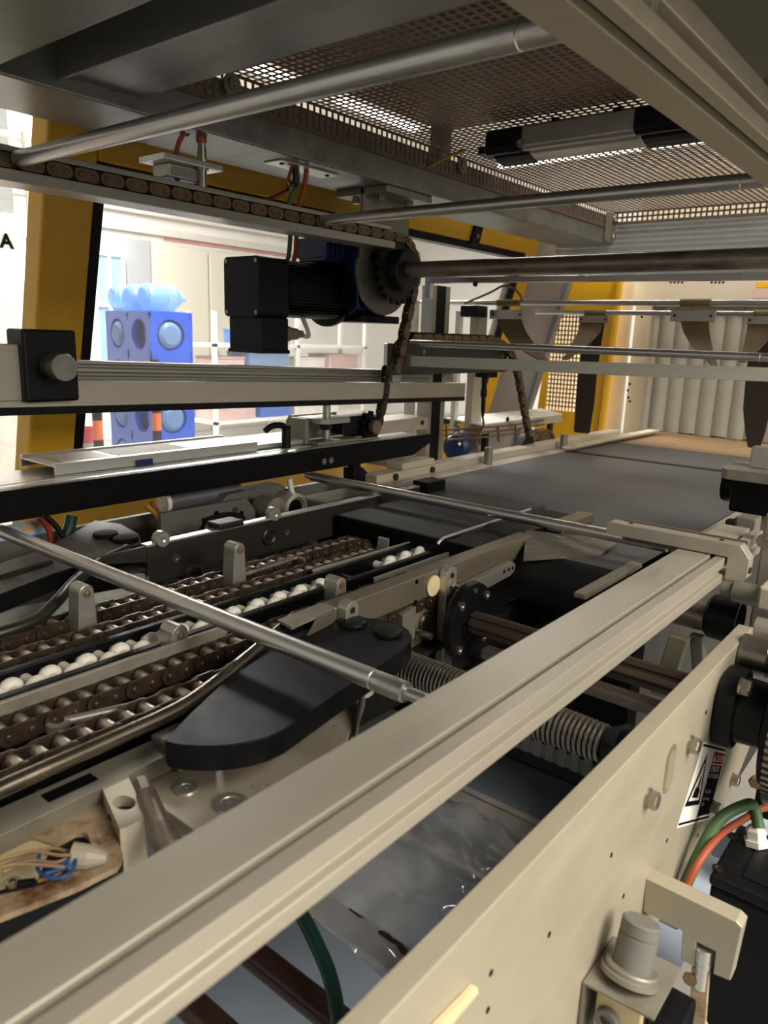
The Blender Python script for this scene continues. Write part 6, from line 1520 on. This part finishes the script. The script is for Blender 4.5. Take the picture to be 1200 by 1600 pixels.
for (px, py, r) in ((338, 803, 0.007), (367, 797, 0.008), (377, 802, 0.006)):
    obj('plate_hole', MB().lathe([(r, 0), (r, 0.001), (0, 0.001)], at(px, py, X=-1.282), (1, 0, 0), 12), 'ink' if r != 0.008 else 'steel', mpx)
cy_ = thing('air_cylinder', 'grey round air cylinder with white end ring below the black rail', 'cylinder', at(285, 790, X=-1.38))
a, b = at(260, 785, X=-1.40), at(330, 772, X=-1.40)
d_ = (b-a).normalized()
obj('tube', MB().lathe([(0, 0), (0.022, 0), (0.022, 0.2), (0, 0.2)], a, d_, 22), M('cyl_grey', '77767c', 0.3, 0.5), cy_)
obj('end_ring', MB().lathe([(0, 0), (0.023, 0), (0.023, 0.01), (0, 0.01)], a-d_*0.01, d_, 22), 'white_plastic', cy_)
rr_ = thing('pivot_roller', 'grey round pivot roller with dark bore behind the dark guide plate', 'roller', at(455, 790, X=-1.27))
a = at(432, 797, X=-1.25)
obj('roller_body', MB().cyl(a+Vector((-0.05, 0, 0)), a+Vector((0.0, 0, 0)), 0.03, 24), 'alu_dull', rr_)
a2 = at(468, 796, X=-1.22)
obj('housing', MB().lathe([(0, 0), (0.036, 0), (0.036, 0.05), (0.028, 0.052), (0.024, 0.045), (0, 0.045)], a2+Vector((-0.06, 0, 0)), (1, 0, 0), 26), 'alu_grey', rr_)
obj('bore', MB().lathe([(0.022, 0), (0, 0.001)], a2+Vector((-0.014, 0, 0)), (1, 0, 0), 20), 'black_paint', rr_)
obj('support_bar', bx(-1.32, -1.21, 1.30, 1.56, 1.06, 1.10), 'alu_grey', rr_, bevel=0.004)
obj('drop_strut', MB().cyl(at(452, 748, X=-1.33), at(458, 780, X=-1.33), 0.007, 10), 'white_paint', rr_)
tl = thing('tail_block', 'black tail block under the end of the black guide rail', 'block', (-1.34, 1.62, 1.05))
obj('block_body', MB().prism([at(px, py, X=-1.338) for px, py in ((553, 733), (567, 730), (590, 755), (592, 760), (553, 760))], (-0.04, 0, 0)), 'black_plastic', tl, bevel=0.002)
obj('column', bx(-1.36, -1.34, 1.53, 1.56, 1.03, 1.155), 'black_paint', tl)
obj('inner_hood', MB().prism([at(px, py, X=-1.40) for px, py in ((320, 786), (335, 768), (420, 752), (432, 765), (432, 782), (380, 790))], (0.05, 0, 0)), 'frame_grey', label='grey sheet hood hanging below the black guide rail', cat='hood', bevel=0.002)
for k, (pts, m_, r, lab) in enumerate((([(228, 790), (240, 800), (247, 815), (250, 840)], 'yellow_cable', 0.006, 'yellow brown cable dropping beside the mounting plate'), ([(236, 785), (247, 798), (253, 818), (255, 842)], 'orange_cable', 0.005, 'orange cable dropping beside the mounting plate'),
        ([(60, 808), (72, 820), (78, 835), (80, 850)], 'red_cable', 0.006, 'red cable below the left end of the black rail'), ([(70, 805), (90, 825), (105, 850)], 'black_cable', 0.006, 'black cable below the left end of the black rail'), ([(112, 805), (108, 825), (98, 850)], 'dark_green_cable', 0.012, 'thick dark green hose below the left end of the black rail'))):
    cable('cable', [at(px, py, X=-1.40-0.004*k) for px, py in pts], r, m_, lab, 8)
ccd = thing('paper_card', 'light blue and orange printed card lying left of the guide rail', 'card', at(35, 830, X=-1.5))
obj('card', MB().prism([at(px, py, X=-1.455) for px, py in ((-30, 828), (72, 810), (76, 830), (-30, 852))], (0.002, 0, 0)), M('card_blue', '9fc3dd', 0.5), ccd)
obj('card_print', MB().prism([at(px, py, X=-1.452) for px, py in ((30, 824), (60, 817), (68, 823), (40, 832))], (0.001, 0, 0)), M('card_orange', 'd89a66', 0.5), ccd)
